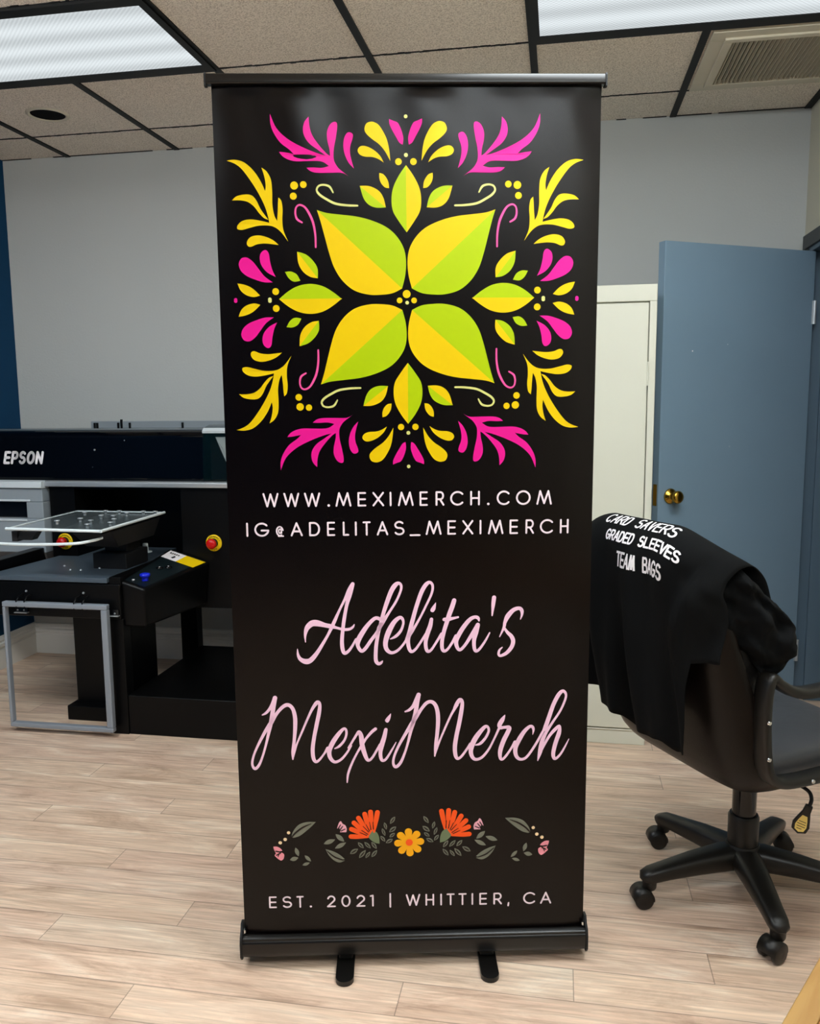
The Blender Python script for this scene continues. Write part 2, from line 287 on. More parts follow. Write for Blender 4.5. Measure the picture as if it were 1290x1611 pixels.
SCRIPT=[[(-1420,9750,90),(-1509,9596,95),(-1618,9371,62),(-1739,9133,57),(-1886,8811,85),(-2021,8536,66),(-2155,8307,76),(-2301,8079,95),(-2446,7911,119),(-2564,7871,131),(-2692,7927,95),(-2752,8038,62),(-2762,8184,19)],[(-1420,9750,90),(-1499,9489,109),(-1574,9227,81),(-1639,8892,85),(-1674,8651,85),(-1701,8361,90),(-1689,8166,95),(-1644,8063,85),(-1549,8115,71),(-1452,8247,57),(-1367,8404,52)],[(-2568,8351,19),(-2570,8520,62),(-2524,8689,114),(-2411,8800,147),(-2283,8810,152),(-2097,8759,109),(-1935,8723,104),(-1818,8689,62),(-1656,8646,71),(-1515,8653,66),(-1432,8707,52),(-1401,8762,24)],[(-751,8841,81),(-797,8890,85),(-902,8909,85),(-1045,8786,95),(-1188,8595,114),(-1309,8379,119),(-1323,8233,90),(-1243,8110,85),(-1148,8169,85),(-1004,8374,81),(-860,8565,81),(-788,8709,95),(-744,8829,114),(-714,8998,90),(-629,9260,100),(-520,9546,109),(-425,9700,109),(-336,9753,76),(-276,9686,62),(-299,9543,57),(-406,9305,57),(-573,9043,62),(-728,8805,95),(-812,8661,100),(-850,8468,85),(-889,8226,90),(-904,7982,90),(-894,7848,90),(-836,7786,81),(-769,7816,62),(-743,7857,24)],[(-545,8395,28),(-415,8461,71),(-297,8593,66),(-236,8773,57),(-258,8889,71),(-328,8914,85),(-459,8801,109),(-590,8561,128),(-664,8319,114),(-643,8149,100),(-538,8057,81),(-396,8096,66),(-253,8240,57),(-134,8420,62)],[(-155,8384,81),(-95,8529,105),(-22,8818,100),(86,9202,95),(205,9535,100),(312,9713,95),(405,9762,72),(468,9675,62),(439,9484,57),(297,9174,53),(154,8888,53),(-12,8600,72),(-108,8456,95),(-128,8311,95),(-98,8140,86),(-40,8075,76),(55,8137,62),(174,8306,57),(305,8510,62)],[(436,8864,81),(400,8690,105),(340,8522,110),(297,8328,91),(303,8157,86),(349,8074,81),(432,8119,62),(551,8300,57),(674,8504,67)],[(977,9315,105),(930,9165,110),(859,8973,110),(800,8781,100),(740,8588,95),(688,8346,91),(687,8151,86),(734,8075,76),(822,8124,62),(928,8281,62),(1018,8450,72)],[(741,8854,86),(835,8858,95),(953,8880,67),(1070,8905,48)],[(1569,8812,38),(1546,8878,81),(1470,8901,81),(1353,8845,95),(1212,8677,105),(1094,8485,110),(1023,8316,105),(1051,8157,86),(1122,8102,76),(1236,8215,72),(1353,8396,86),(1471,8576,110),(1541,8709,105)],[(1546,8709,95),(1495,8527,119),(1453,8333,95),(1460,8138,86),(1508,8062,76),(1602,8136,62),(1732,8329,53),(1825,8510,33)],[(1927,9373,100),(1909,9222,91),(1893,9054,57),(1882,8933,33)],[(2560,8831,19),(2596,8946,57),(2588,9050,86),(2524,9102,86),(2388,9058,100),(2259,8915,115),(2190,8759,81),(2167,8638,67),(2067,8409,24)],[(2167,8638,48),(2251,8515,76),(2346,8416,95),(2390,8294,100),(2353,8148,95),(2231,8003,86),(2089,7937,67),(2044,7982,62),(2065,8079,53),(2131,8147,24)],[(-3652,6554,29),(-3560,6605,62),(-3467,6708,75),(-3382,6844,104),(-3334,6979,108)],[(-3334,6973,104),(-3375,6759,99),(-3416,6528,104),(-3459,6317,95),(-3517,6085,75),(-3587,5809,58),(-3677,5512,54),(-3776,5278,66),(-3871,5189,75),(-3929,5259,62),(-3931,5388,58),(-3866,5601,54),(-3736,5876,66),(-3585,6150,83),(-3458,6338,104),(-3331,6548,83),(-3206,6703,83),(-3082,6792,91),(-2982,6777,91),(-2905,6666,91),(-2867,6454,99),(-2874,6200,95),(-2903,5902,79),(-2939,5604,87),(-2951,5415,33)],[(-2951,5415,29),(-2911,5603,62),(-2838,5816,46),(-2719,6091,50),(-2591,6385,54),(-2463,6658,66),(-2358,6818,91),(-2303,6851,91),(-2266,6781,79),(-2287,6591,95),(-2351,6296,95),(-2419,5978,91),(-2463,5680,95),(-2453,5444,91),(-2394,5340,75),(-2301,5398,58),(-2186,5546,50),(-2098,5683,83)],[(-1930,5669,29),(-1817,5731,62),(-1692,5879,58),(-1638,6048,58),(-1660,6162,62),(-1727,6152,75),(-1851,6010,104),(-1977,5820,116),(-2063,5608,108),(-2042,5436,95),(-1937,5326,75),(-1783,5387,62),(-1637,5556,54),(-1532,5736,50)],[(-1594,5682,51),(-1465,5899,56),(-1384,6029,65),(-1331,6083,84),(-1283,5967,112),(-1264,5752,116),(-1210,5535,107),(-1134,5358,79),(-1030,5411,60),(-902,5620,60),(-821,5743,84)],[(-935,6151,79),(-1032,6070,74),(-1170,5905,60),(-1264,5752,70),(-1381,5562,51),(-1522,5277,56),(-1618,5013,56),(-1645,4796,33)],[(-684,6130,88),(-727,5932,107),(-786,5742,116),(-823,5551,93),(-809,5395,84),(-764,5338,74),(-677,5392,60),(-538,5618,46),(-440,5803,19)],[(-210,6577,37),(-107,6622,70),(-16,6715,84),(64,6867,107),(117,6996,107)],[(117,6996,102),(75,6772,102),(39,6536,107),(-19,6300,102),(-78,6087,79),(-160,5754,60),(-243,5491,60),(-336,5277,74),(-451,5170,79),(-512,5256,65),(-494,5424,60),(-400,5663,65),(-261,5923,74),(-77,6230,98),(38,6418,102),(176,6629,79),(301,6780,84),(415,6816,88),(516,6736,93),(572,6550,98),(582,6289,98),(558,5979,88),(523,5692,79),(499,5428,33)],[(499,5428,28),(534,5596,65),(626,5834,51),(764,6166,51),(901,6473,56),(1042,6726,79)],[(985,6644,75),(1054,6778,94),(1122,6852,98),(1169,6788,84),(1156,6610,98),(1099,6279,103),(1030,5946,103),(991,5659,103),(1007,5442,94),(1060,5354,75),(1156,5415,61),(1293,5605,61),(1373,5723,79)],[(1494,5692,28),(1613,5731,70),(1738,5872,65),(1813,6038,61),(1796,6141,65),(1726,6157,84),(1589,6007,112),(1453,5794,126),(1380,5555,108),(1419,5386,89),(1511,5323,75),(1660,5381,65),(1820,5582,56),(1956,5856,51),(2064,6105,61)],[(2207,6443,19),(2147,6330,103),(2079,6200,112),(2102,6128,89),(2205,6134,75),(2313,6124,103),(2286,6017,108),(2185,5803,112),(2106,5565,108),(2096,5384,84),(2143,5308,65),(2245,5405,61),(2370,5595,56),(2460,5750,84)],[(2889,5934,14),(2908,6053,56),(2880,6133,75),(2811,6139,79),(2686,6021,98),(2563,5820,117),(2473,5605,108),(2486,5412,94),(2579,5309,75),(2717,5335,65),(2853,5501,61),(3010,5763,61),(3133,6001,61)],[(3156,6036,70),(3200,6119,103),(3277,6357,103),(3386,6688,98),(3507,6934,98),(3608,7027,79),(3682,6955,61),(3669,6801,56),(3549,6518,56),(3370,6235,61),(3214,5975,79),(3125,5761,103),(3078,5497,108),(3022,5261,23)],[(3079,5473,70),(3173,5664,65),(3307,5902,70),(3442,6062,84),(3543,6148,56),(3535,5969,103),(3459,5730,103),(3405,5490,98),(3407,5357,89),(3454,5301,70),(3568,5403,56),(3679,5593,47),(3779,5801,19)]]
IDOTS=[[(546,9279,1),(466,9184,0),(414,9100,0),(425,9052,0),(479,9039,0),(526,9099,0),(543,9195,0)],[(-556,6541,1),(-641,6454,0),(-699,6372,0),(-684,6325,0),(-632,6307,0),(-586,6370,0),(-560,6465,0)]]
GAR_C=(-143, 3191)
GAR_P=[('L',[(-2432,3782,1),(-2660,3784,0),(-2857,3714,0),(-2995,3547,0),(-3044,3399,1),(-2989,3374,1),(-2837,3424,0),(-2666,3555,0),(-2524,3686,0)]),('K2',[(-3494,3155,1),(-3402,3153,0),(-3314,3097,0),(-3277,3036,1),(-3356,3026,1),(-3273,2982,1),(-3235,2939,0),(-3250,2834,0),(-3307,2781,0),(-3362,2807,0),(-3425,2863,0),(-3470,2921,0),(-3441,2974,0),(-3482,3080,0)]),('K3',[(-1919,3592,1),(-1869,3739,0),(-1820,3786,0),(-1777,3719,0),(-1711,3673,0),(-1680,3577,0),(-1692,3494,1),(-1846,3497,1),(-1831,3536,1),(-1868,3620,1)]),('L',[(-2213,3059,1),(-2038,3001,0),(-1872,2907,0),(-1740,2783,1),(-1813,2761,1),(-1735,2744,1),(-1876,2696,0),(-2015,2760,0),(-2138,2898,0)]),('L2',[(-1036,3533,1),(-939,3471,0),(-885,3335,0),(-878,3169,1),(-998,3202,0),(-1095,3280,0),(-1156,3356,1)])]
GAR_S=[('N',[(-3027,3408,35),(-2917,3531,41),(-2747,3652,41),(-2550,3737,17)]),('N',[(-2164,2998,23),(-1985,2843,35),(-1796,2767,29)]),('N',[(-3433,3034,35),(-3309,3007,35)]),('N',[(-3423,2929,29),(-3329,2981,35)]),('N',[(-3388,2883,17),(-3369,2942,29)]),('N',[(-1880,3612,29),(-1828,3697,23)]),('N',[(-1842,3566,29),(-1778,3654,23)]),('N',[(-1817,3532,29),(-1719,3581,23)]),('O',[(-1008,3487,52),(-954,3794,116),(-917,3998,122)]),('O',[(-1065,3459,52),(-1078,3792,116),(-1087,4013,122)]),('O',[(-1107,3436,52),(-1182,3751,116),(-1232,3960,122)]),('O',[(-1135,3412,52),(-1285,3681,116),(-1385,3859,122)]),('O',[(-1155,3392,52),(-1361,3599,116),(-1498,3737,122)]),('O',[(-1164,3374,52),(-1403,3493,116),(-1563,3571,122)]),('O',[(-1164,3356,52),(-1412,3369,116),(-1577,3378,122)]),('N',[(-1021,3562,23),(-1032,3750,15)]),('N',[(-1083,3549,23),(-1116,3752,15)]),('N',[(-1120,3514,23),(-1203,3686,15)]),('N',[(-1142,3490,23),(-1277,3643,15)]),('N',[(-1163,3431,23),(-1315,3539,15)]),('N',[(-1191,3402,23),(-1358,3480,15)])]
GAR_L=[('L',-2951,3119,-2882,2889,99),('L',-3097,2791,-2892,2847,110),('L',-2731,2909,-2581,2743,87),('L',-2797,2643,-2610,2707,81),('L',-2257,3196,-1975,3306,116),('L',-1956,3449,-1753,3253,116),('L',-1980,3069,-1709,3219,110)]
GAR_H=[(-487,3878,-606,3693,93),(-751,3732,-703,3546,76),(-461,3615,-631,3473,105),(-809,3578,-738,3379,76),(-497,3446,-627,3338,87),(-848,3379,-740,3229,87),(-549,3288,-718,3190,99),(-1611,2919,-1415,3047,110),(-1410,3221,-1275,3067,93),(-1250,3223,-1101,3057,87),(-1074,3222,-953,3042,93),(-1389,2802,-1226,3006,99),(-1229,2798,-1114,2964,76),(-1080,2819,-945,3000,93)]
GAR_D=[(-3110,3511,41),(-3198,3337,44),(-3321,3253,44)]
CAPS_TOP=[('W',-3469,-3099,11596,11931),('W',-2986,-2618,11595,11931),('W',-2511,-2134,11594,11930),('.',-1965,-1918,11594,11930),('M',-1784,-1415,11593,11930),('E',-1272,-1070,11592,11929),('X',-924,-655,11591,11929),('I',-524,-483,11591,11929),('M',-333,34,11590,11929),('E',171,364,11589,11928),('R',545,751,11588,11928),('C',886,1215,11587,11928),('H',1354,1580,11587,11928),('.',1754,1799,11586,11927),('C',1974,2297,11585,11927),('O',2426,2770,11584,11927),('M',2906,3269,11583,11926),('I',-3873,-3831,10908,11240),('G',-3685,-3349,10907,11240),('@',-3194,-2995,10907,11240),('A',-2843,-2563,10906,11240),('D',-2413,-2157,10905,11240),('E',-1996,-1807,10904,11240),('L',-1628,-1479,10904,11240),('I',-1344,-1302,10903,11240),('T',-1164,-976,10903,11240),('A',-835,-566,10902,11240),('S',-431,-185,10901,11240),('_',-70,189,10901,11240),('M',312,681,10900,11240),('E',820,1021,10899,11240),('X',1170,1429,10898,11240),('I',1575,1618,10898,11240),('M',1773,2137,10897,11240),('E',2280,2482,10896,11240),('R',2657,2859,10895,11240),('C',2996,3328,10895,11240),('H',3468,3674,10894,11240)]
CAPS_BOT=[('E',-3650,-3457,1511,1826),('S',-3319,-3078,1508,1824),('T',-2967,-2784,1506,1822),('.',-2640,-2585,1504,1820),('2',-2210,-1990,1500,1817),('0',-1851,-1621,1498,1815),('2',-1480,-1252,1495,1812),('1',-1120,-1028,1493,1811),('|',-652,-609,1490,1808),('W',-241,121,1485,1804),('H',250,468,1482,1801),('I',619,664,1480,1800),('T',780,982,1479,1798),('T',1075,1281,1476,1796),('I',1404,1449,1475,1794),('E',1600,1793,1473,1793),('R',1954,2170,1470,1790),(',',2302,2364,1468,1789),('C',2703,3026,1464,1785),('A',3132,3413,1461,1783)]

# ------------------------------------------------------------------ the room
ZC, YB, XL, XR, YF = 2.696, 4.187, -2.94, 1.0905, -2.6
GX, GY, T = -0.117, 3.256, 0.61          # ceiling grid: a line in depth, a line across, tile
def floor_mat():
    m = bpy.data.materials.new('laminate'); m.use_nodes = True; nt = m.node_tree; N = nt.nodes; L = nt.links
    b = N['Principled BSDF']; b.inputs['Roughness'].default_value = .34
    tc = N.new('ShaderNodeTexCoord'); sp = N.new('ShaderNodeSeparateXYZ'); L.new(tc.outputs['Object'], sp.inputs[0])
    def mth(op, a, c=None):
        n = N.new('ShaderNodeMath'); n.operation = op
        for i, q in enumerate((a, c)):
            if q is None: continue
            if isinstance(q, (int, float)): n.inputs[i].default_value = q
            else: L.new(q, n.inputs[i])
        return n.outputs[0]
    x, y = sp.outputs[0], sp.outputs[1]
    W, LEN = .1148, 1.388
    ry = mth('DIVIDE', mth('ADD', y, 20 * W * 3 - 1.941), W)
    row = mth('FLOOR', ry); fy = mth('SUBTRACT', ry, row)
    k = mth('FLOORED_MODULO', row, 3)
    rx = mth('DIVIDE', mth('ADD', mth('ADD', x, 1.0 + 20 * LEN), mth('SUBTRACT', mth('MULTIPLY', k, 1.318), mth('MULTIPLY', mth('MULTIPLY', k, k), .575))), LEN)
    col = mth('FLOOR', rx); fx = mth('SUBTRACT', rx, col)
    cid = N.new('ShaderNodeCombineXYZ'); L.new(row, cid.inputs[0]); L.new(col, cid.inputs[1])
    wn = N.new('ShaderNodeTexWhiteNoise'); wn.noise_dimensions = '2D'; L.new(cid.outputs[0], wn.inputs['Vector'])
    rnd = wn.outputs['Value']
    # grain: long stretched noise, shifted per plank
    cv = N.new('ShaderNodeCombineXYZ'); L.new(mth('ADD', x, mth('MULTIPLY', rnd, 37)), cv.inputs[0]); L.new(mth('MULTIPLY', y, 5.0), cv.inputs[1]); L.new(mth('MULTIPLY', rnd, 11), cv.inputs[2])
    n1 = N.new('ShaderNodeTexNoise'); n1.inputs['Scale'].default_value = 2.6; n1.inputs['Detail'].default_value = 9; n1.inputs['Roughness'].default_value = .66; n1.inputs['Distortion'].default_value = 1.0
    L.new(cv.outputs[0], n1.inputs['Vector'])
    cv2 = N.new('ShaderNodeCombineXYZ'); L.new(mth('ADD', x, mth('MULTIPLY', rnd, 17)), cv2.inputs[0]); L.new(mth('MULTIPLY', y, 28), cv2.inputs[1])
    n2 = N.new('ShaderNodeTexNoise'); n2.inputs['Scale'].default_value = 5; n2.inputs['Detail'].default_value = 6; n2.inputs['Distortion'].default_value = .6
    L.new(cv2.outputs[0], n2.inputs['Vector'])
    r1 = N.new('ShaderNodeValToRGB'); e = r1.color_ramp.elements
    e[0].position = .32; e[0].color = lin('96765f'); e[1].position = .66; e[1].color = lin('f0dec8')
    q = e.new(.44); q.color = lin('caab93'); q = e.new(.56); q.color = lin('e0c5ac')
    L.new(n1.outputs['Fac'], r1.inputs[0])
    r2 = N.new('ShaderNodeValToRGB'); e = r2.color_ramp.elements
    e[0].color = lin('d0b29a'); e[1].color = lin('decab4'); q = e.new(.5); q.color = lin('e4c8ae'); q = e.new(.75); q.color = lin('d0ad9a')
    L.new(rnd, r2.inputs[0])
    mx = N.new('ShaderNodeMix'); mx.data_type = 'RGBA'; mx.inputs[0].default_value = .36; L.new(r1.outputs[0], mx.inputs[6]); L.new(r2.outputs[0], mx.inputs[7])
    gr = N.new('ShaderNodeMapRange'); gr.inputs['From Min'].default_value = .35; gr.inputs['From Max'].default_value = .65; gr.inputs['To Min'].default_value = .80; gr.inputs['To Max'].default_value = 1.08
    L.new(n2.outputs['Fac'], gr.inputs[0])
    # seams
    ey = mth('MINIMUM', fy, mth('SUBTRACT', 1, fy)); ex = mth('MULTIPLY', mth('MINIMUM', fx, mth('SUBTRACT', 1, fx)), LEN / W)
    row3 = mth('LESS_THAN', mth('MINIMUM', ey, ex), .011)
    sh = mth('MULTIPLY', gr.outputs[0], mth('SUBTRACT', 1, mth('MULTIPLY', row3, .5)))
    vm = N.new('ShaderNodeVectorMath'); vm.operation = 'SCALE'; L.new(mx.outputs[2], vm.inputs[0]); L.new(sh, vm.inputs['Scale'])
    L.new(vm.outputs[0], b.inputs['Base Color'])
    bp = N.new('ShaderNodeBump'); bp.inputs['Strength'].default_value = .08; bp.inputs['Distance'].default_value = .001; L.new(n2.outputs['Fac'], bp.inputs['Height']); L.new(bp.outputs[0], b.inputs['Normal'])
    return m
def ceil_mat():
    m = mat('acoustic_tile', 'cbbfae', .95, spec=.1); nt = m.node_tree; N = nt.nodes; L = nt.links; b = N['Principled BSDF']
    tc = N.new('ShaderNodeTexCoord')
    n = N.new('ShaderNodeTexNoise'); n.inputs['Scale'].default_value = 190; n.inputs['Detail'].default_value = 4; L.new(tc.outputs['Object'], n.inputs['Vector'])
    r = N.new('ShaderNodeValToRGB'); e = r.color_ramp.elements; e[0].position = .36; e[0].color = lin('d2c5b5'); e[1].position = .56; e[1].color = lin('fff4e6'); L.new(n.outputs['Fac'], r.inputs[0])
    L.new(r.outputs[0], b.inputs['Base Color'])
    bp = N.new('ShaderNodeBump'); bp.inputs['Strength'].default_value = .5; bp.inputs['Distance'].default_value = .004; L.new(n.outputs['Fac'], bp.inputs['Height']); L.new(bp.outputs[0], b.inputs['Normal'])
    return m
M['floor'] = floor_mat(); M['ceiling'] = ceil_mat()
M['wall_grey'] = mat('wall_grey', 'babcba', .8, bump=.35, bscale=90, spec=.25)
M['wall_navy'] = mat('wall_navy', '023a5e', .7, bump=.3, bscale=90, spec=.25)
M['wall_cream'] = mat('wall_cream', 'cfcab8', .8, bump=.3, bscale=90, spec=.25)
M['trim_white'] = mat('trim_white', 'f4f2ec', .45)
M['grid'] = mat('grid_black', '0d0c0b', .5, spec=.25)
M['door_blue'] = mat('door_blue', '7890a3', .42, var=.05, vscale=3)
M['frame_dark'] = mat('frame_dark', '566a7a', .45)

# openings: the doorway in the right wall
DY0, DY1, DZ = 3.13, 4.05, 2.06
fl = MB().box((XL - .1, YF, -.05), (2.9, YB + .1, 0)).build('floor', M['floor']); structure(fl)
structure(MB().box((XL - .1, YF, ZC), (2.9, YB + .1, ZC + .05)).build('ceiling', M['ceiling']))
structure(MB().box((XL - .1, YB, 0), (2.9, YB + .1, ZC)).build('wall_back', M['wall_grey']))
structure(MB().box((XL - .1, YF, 0), (XL, YB, ZC)).build('wall_left', M['wall_navy']))
wr = MB().box((XR, YF, 0), (XR + .12, DY0, ZC)).box((XR, DY1, 0), (XR + .12, YB, ZC)).box((XR, DY0, DZ), (XR + .12, DY1, ZC))
structure(wr.build('wall_right', M['wall_cream']))
structure(MB().box((XL - .1, YF - .1, 0), (2.9, YF, ZC)).build('wall_front', M['wall_navy']))
structure(MB().box((2.8, YF, 0), (2.9, YB, ZC)).build('wall_hallway', M['wall_cream']))
# doorway lining, painted blue, with a stop and casing
tr = MB()
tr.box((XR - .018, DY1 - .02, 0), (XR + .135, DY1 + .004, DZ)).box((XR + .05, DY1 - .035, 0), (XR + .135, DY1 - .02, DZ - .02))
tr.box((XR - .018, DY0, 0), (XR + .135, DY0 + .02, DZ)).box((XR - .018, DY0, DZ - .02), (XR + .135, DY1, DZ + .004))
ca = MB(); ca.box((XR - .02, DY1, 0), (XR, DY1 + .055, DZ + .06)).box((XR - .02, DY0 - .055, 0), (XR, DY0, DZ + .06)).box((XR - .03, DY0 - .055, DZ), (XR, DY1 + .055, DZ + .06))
structure(tr.build('trim_1', M['frame_dark'], bevel=.003)); structure(ca.build('trim_3', mat('casing_shaded', '35393a', .5), bevel=.003))  # casing colour carries the shade at the door head
# ceiling grid: wide black bars in depth, ragged thin joints across
g = MB()
x = GX - 5 * T
while x < XR + .01:
    if x > XL: g.box((x - .014, YF, ZC - .006), (x + .014, YB, ZC + .001))
    x += T
rows = [GY + T] + [GY - i * T for i in range(10)]
for y in rows:
    xx = XL
    while xx < XR:
        d = random.uniform(.01, .035); hw = random.uniform(.0025, .0055); oy = random.uniform(-.002, .002)
        g.box((xx, y + oy - hw, ZC - .003), (min(xx + d, XR), y + oy + hw, ZC + .001)); xx += d
xx = XL
while xx < XR:
    d = random.uniform(.02, .1)
    if random.random() < .75: g.box((xx, YB - .007, ZC - .003), (min(xx + d, XR), YB, ZC))
    xx += d
g.box((XR - .03, YF, ZC - .006), (XR, YB, ZC + .001))
structure(g.build('trim_2', M['grid']))
# baseboards with a stepped top
BP = [(0, 0), (.016, 0), (.016, .105), (.012, .112), (.012, .118), (.019, .124), (.017, .138), (.010, .144), (.010, .150), (.014, .155), (.008, .172), (0, .176)]
bb = MB(); bb.prism([(YB - d, z) for d, z in BP], XL, XR, 'x'); structure(bb.build('baseboard_back', M['trim_white']))
bb = MB(); bb.prism([(XL + d, z) for d, z in BP], YF, YB - .001, 'y'); structure(bb.build('baseboard_left', M['trim_white']))
bb = MB(); bb.prism([(XR - d, z) for d, z in BP], YF, DY0 - .056, 'y'); structure(bb.build('baseboard_right', M['trim_white']))

# blue door, hinged at the far jamb and swung back into the room
HX, HY, FX, FY = 1.068, 4.02, 0.387, 3.615
dl = math.hypot(FX - HX, FY - HY); da = math.atan2(FY - HY, FX - HX)
d = MB().box((0.004, 0, .012), (dl, .042, 2.035))
door = structure(d.build('door_1', [M['door_blue'], M['white_ink']], bevel=.002))
door.location = (HX, HY, 0); door.rotation_euler = (0, 0, da)
# local +y of the leaf points to the camera side (leaf turned ~ 211 deg): visible face is y = .042
def knob(parent, loc, sgn):
    kb = MB(); Mx = Matrix.Translation(loc) @ Matrix.Rotation(-sgn * PI / 2, 4, 'X')
    kb.lathe([(.031, 0), (.033, .003), (.03, .009), (.016, .013), (.0125, .018), (.0125, .032), (.019, .037), (.0265, .046), (.027, .054), (.022, .061), (.012, .0635)], 28, Mx)
    o = kb.build('door_knob', M['brass'], parent, recalc=True); o['label'] = 'brass round door knob'; return o
kx = dl - .06
knob(door, (kx, .042, 1.0), 1); knob(door, (kx, 0, 1.0), -1)
lp = MB().box((dl - .0005, .009, .96), (dl + .0012, .033, 1.05)).build('latch_plate', M['brass'], door)
for z in (.25, 1.775):
    hb = MB(); hb.lathe([(.007, z - .05), (.007, z + .05)], 12, Matrix.Translation((0, .046, 0)))
    hb.box((.0, .0415, z - .05), (.012, .0435, z + .05))
    hb.build('hinge', M['silver'], door)
sk = MB(); ik = Ink(sk, lambda u, v, l: (u, .0424, v)); 
for u, v, r in ((dl - .15, 1.60, .003), (dl - .33, 1.63, .0016), (dl - .36, 1.2, .0014)): ik.disc(u, v, r, 0)
sk.build('paint_fleck', M['white_ink'], door)

# fluorescent troffers set in the grid: two in view, four added out of view to light the room
def lens_mat(name, strength):
    m = bpy.data.materials.new(name); m.use_nodes = True; nt = m.node_tree; N = nt.nodes; L = nt.links
    N.remove(N['Principled BSDF']); em = N.new('ShaderNodeEmission'); L.new(em.outputs[0], N['Material Output'].inputs[0])
    tc = N.new('ShaderNodeTexCoord'); sp = N.new('ShaderNodeSeparateXYZ'); L.new(tc.outputs['Object'], sp.inputs[0])
    # tubes run along x: bright bands over y; prism lens pattern over both
    def mth(op, a, c=None):
        n = N.new('ShaderNodeMath'); n.operation = op
        for i, q in enumerate((a, c)):
            if q is None: continue
            if isinstance(q, (int, float)): n.inputs[i].default_value = q
            else: L.new(q, n.inputs[i])
        return n.outputs[0]
    band = mth('COSINE', mth('MULTIPLY', sp.outputs[1], 2 * PI / .15))
    px = mth('SINE', mth('MULTIPLY', sp.outputs[0], 2 * PI / .017)); py = mth('SINE', mth('MULTIPLY', sp.outputs[1], 2 * PI / .017))
    v = mth('ADD', .86, mth('ADD', mth('MULTIPLY', band, .12), mth('MULTIPLY', mth('MULTIPLY', px, py), .14)))
    L.new(mth('MULTIPLY', v, strength), em.inputs['Strength']); em.inputs['Color'].default_value = (.90, .97, 1, 1)
    return m
M['lens'] = lens_mat('lens_lit', LAMP_SEEN * .62); M['lens_b'] = lens_mat('lens_added_near', LAMP_ADDED_NEAR); M['lens_c'] = lens_mat('lens_added_rear', LAMP_ADDED_REAR)
def troffer(x0, x1, y0, y1, lens, label, drop=.008):
    cx, cy = (x0 + x1) / 2, (y0 + y1) / 2; r = empty('ceiling_light', (cx, cy, ZC)); a, b = (x1 - x0) / 2, (y1 - y0) / 2
    fr = MB(); t = .028
    fr.box((-a, -b, -.012), (a, -b + .05, -.001)); fr.box((-a, b - .062, -.012), (a, b, -.001)); fr.box((-a, -b + .05, -.012), (-a + t, b - .062, -.001)); fr.box((a - t, -b + .05, -.012), (a, b - .062, -.001))
    fr.build('frame', M['grid'], r)
    MB().box((-a + t, -b + .05, -drop), (a - t, b - .062, -.004)).build('diffuser', lens, r)
    return tag(r, label, 'light')
troffer(GX - 4 * T, GX - 2 * T, GY - T, GY, M['lens'], 'prismatic fluorescent ceiling panel at upper left beside the recessed downlight')
troffer(GX, XR - .005, GY - T, GY, M['lens'], 'prismatic fluorescent ceiling panel at upper right next to the air vent')
for i, (ox, oy, lb) in enumerate([(-4, 2, 'added unseen ceiling light above the left end of the banner'), (0, 2, 'added unseen ceiling light above the right end of the banner'),
                    (-4, 5, 'added unseen ceiling light above the left side of the camera'), (0, 5, 'added unseen ceiling light above the right side of the camera')]):
    troffer(GX + ox * T, min(GX + (ox + 2) * T, XR - .005), GY - (oy + 1) * T, GY - oy * T, M['lens_b'] if oy == 2 else M['lens_c'], lb, .10)
# air vent
v = empty('air_vent', (.80, 3.56, ZC)); tag(v, 'beige louvred ceiling air vent beside the right light panel', 'vent')
M['vent'] = mat('vent_paint', 'd8cfba', .5); M['dark'] = mat('vent_dark', '1c1a17', .8)
vf = MB(); o, i = .285, .205
for a, b, c, d2 in ((-o, -o, o, -i), (-o, i, o, o), (-o, -i, -i, i), (i, -i, o, i)): vf.box((a, b, -.014), (c, d2, -.001))
for a, b, c, d2 in ((-i - .03, -i - .03, i + .03, -i), (-i - .03, i, i + .03, i + .03), (-i - .03, -i, -i, i), (i, -i, i + .03, i)): vf.box((a, b, -.022), (c, d2, -.013))
vf.build('frame', M['vent'], v, bevel=.002, bseg=1)
MB().box((-i, -i, -.004), (i, i, -.002)).build('duct_opening', M['dark'], v)
lv = MB()
for k in range(26):
    xx = -i + .008 + k * (2 * i - .016) / 25; lv.hull8([(xx - .0005, -i, -.021), (xx + .0015, -i, -.02), (xx + .0015, i, -.02), (xx - .0005, i, -.021), (xx - .005, -i, -.007), (xx - .003, -i, -.006), (xx - .003, i, -.006), (xx - .005, i, -.007)])
lv.build('louvre', M['vent'], v)
# recessed downlight, unlit
dn = empty('recessed_downlight', (-2.281, 3.592, ZC)); tag(dn, 'unlit round recessed downlight with black inside and pale ring', 'light')
rg = MB(); rg.lathe([(.074, -.001), (.078, -.006), (.086, -.007), (.094, -.001)], 40); rg.build('trim_ring', M['vent'], dn)
rg = MB(); rg.lathe([(.0742, -.0015), (.03, -.0012)], 40); rg.build('baffle', mat('can_black', (.002, .002, .002), .8, spec=.1), dn)

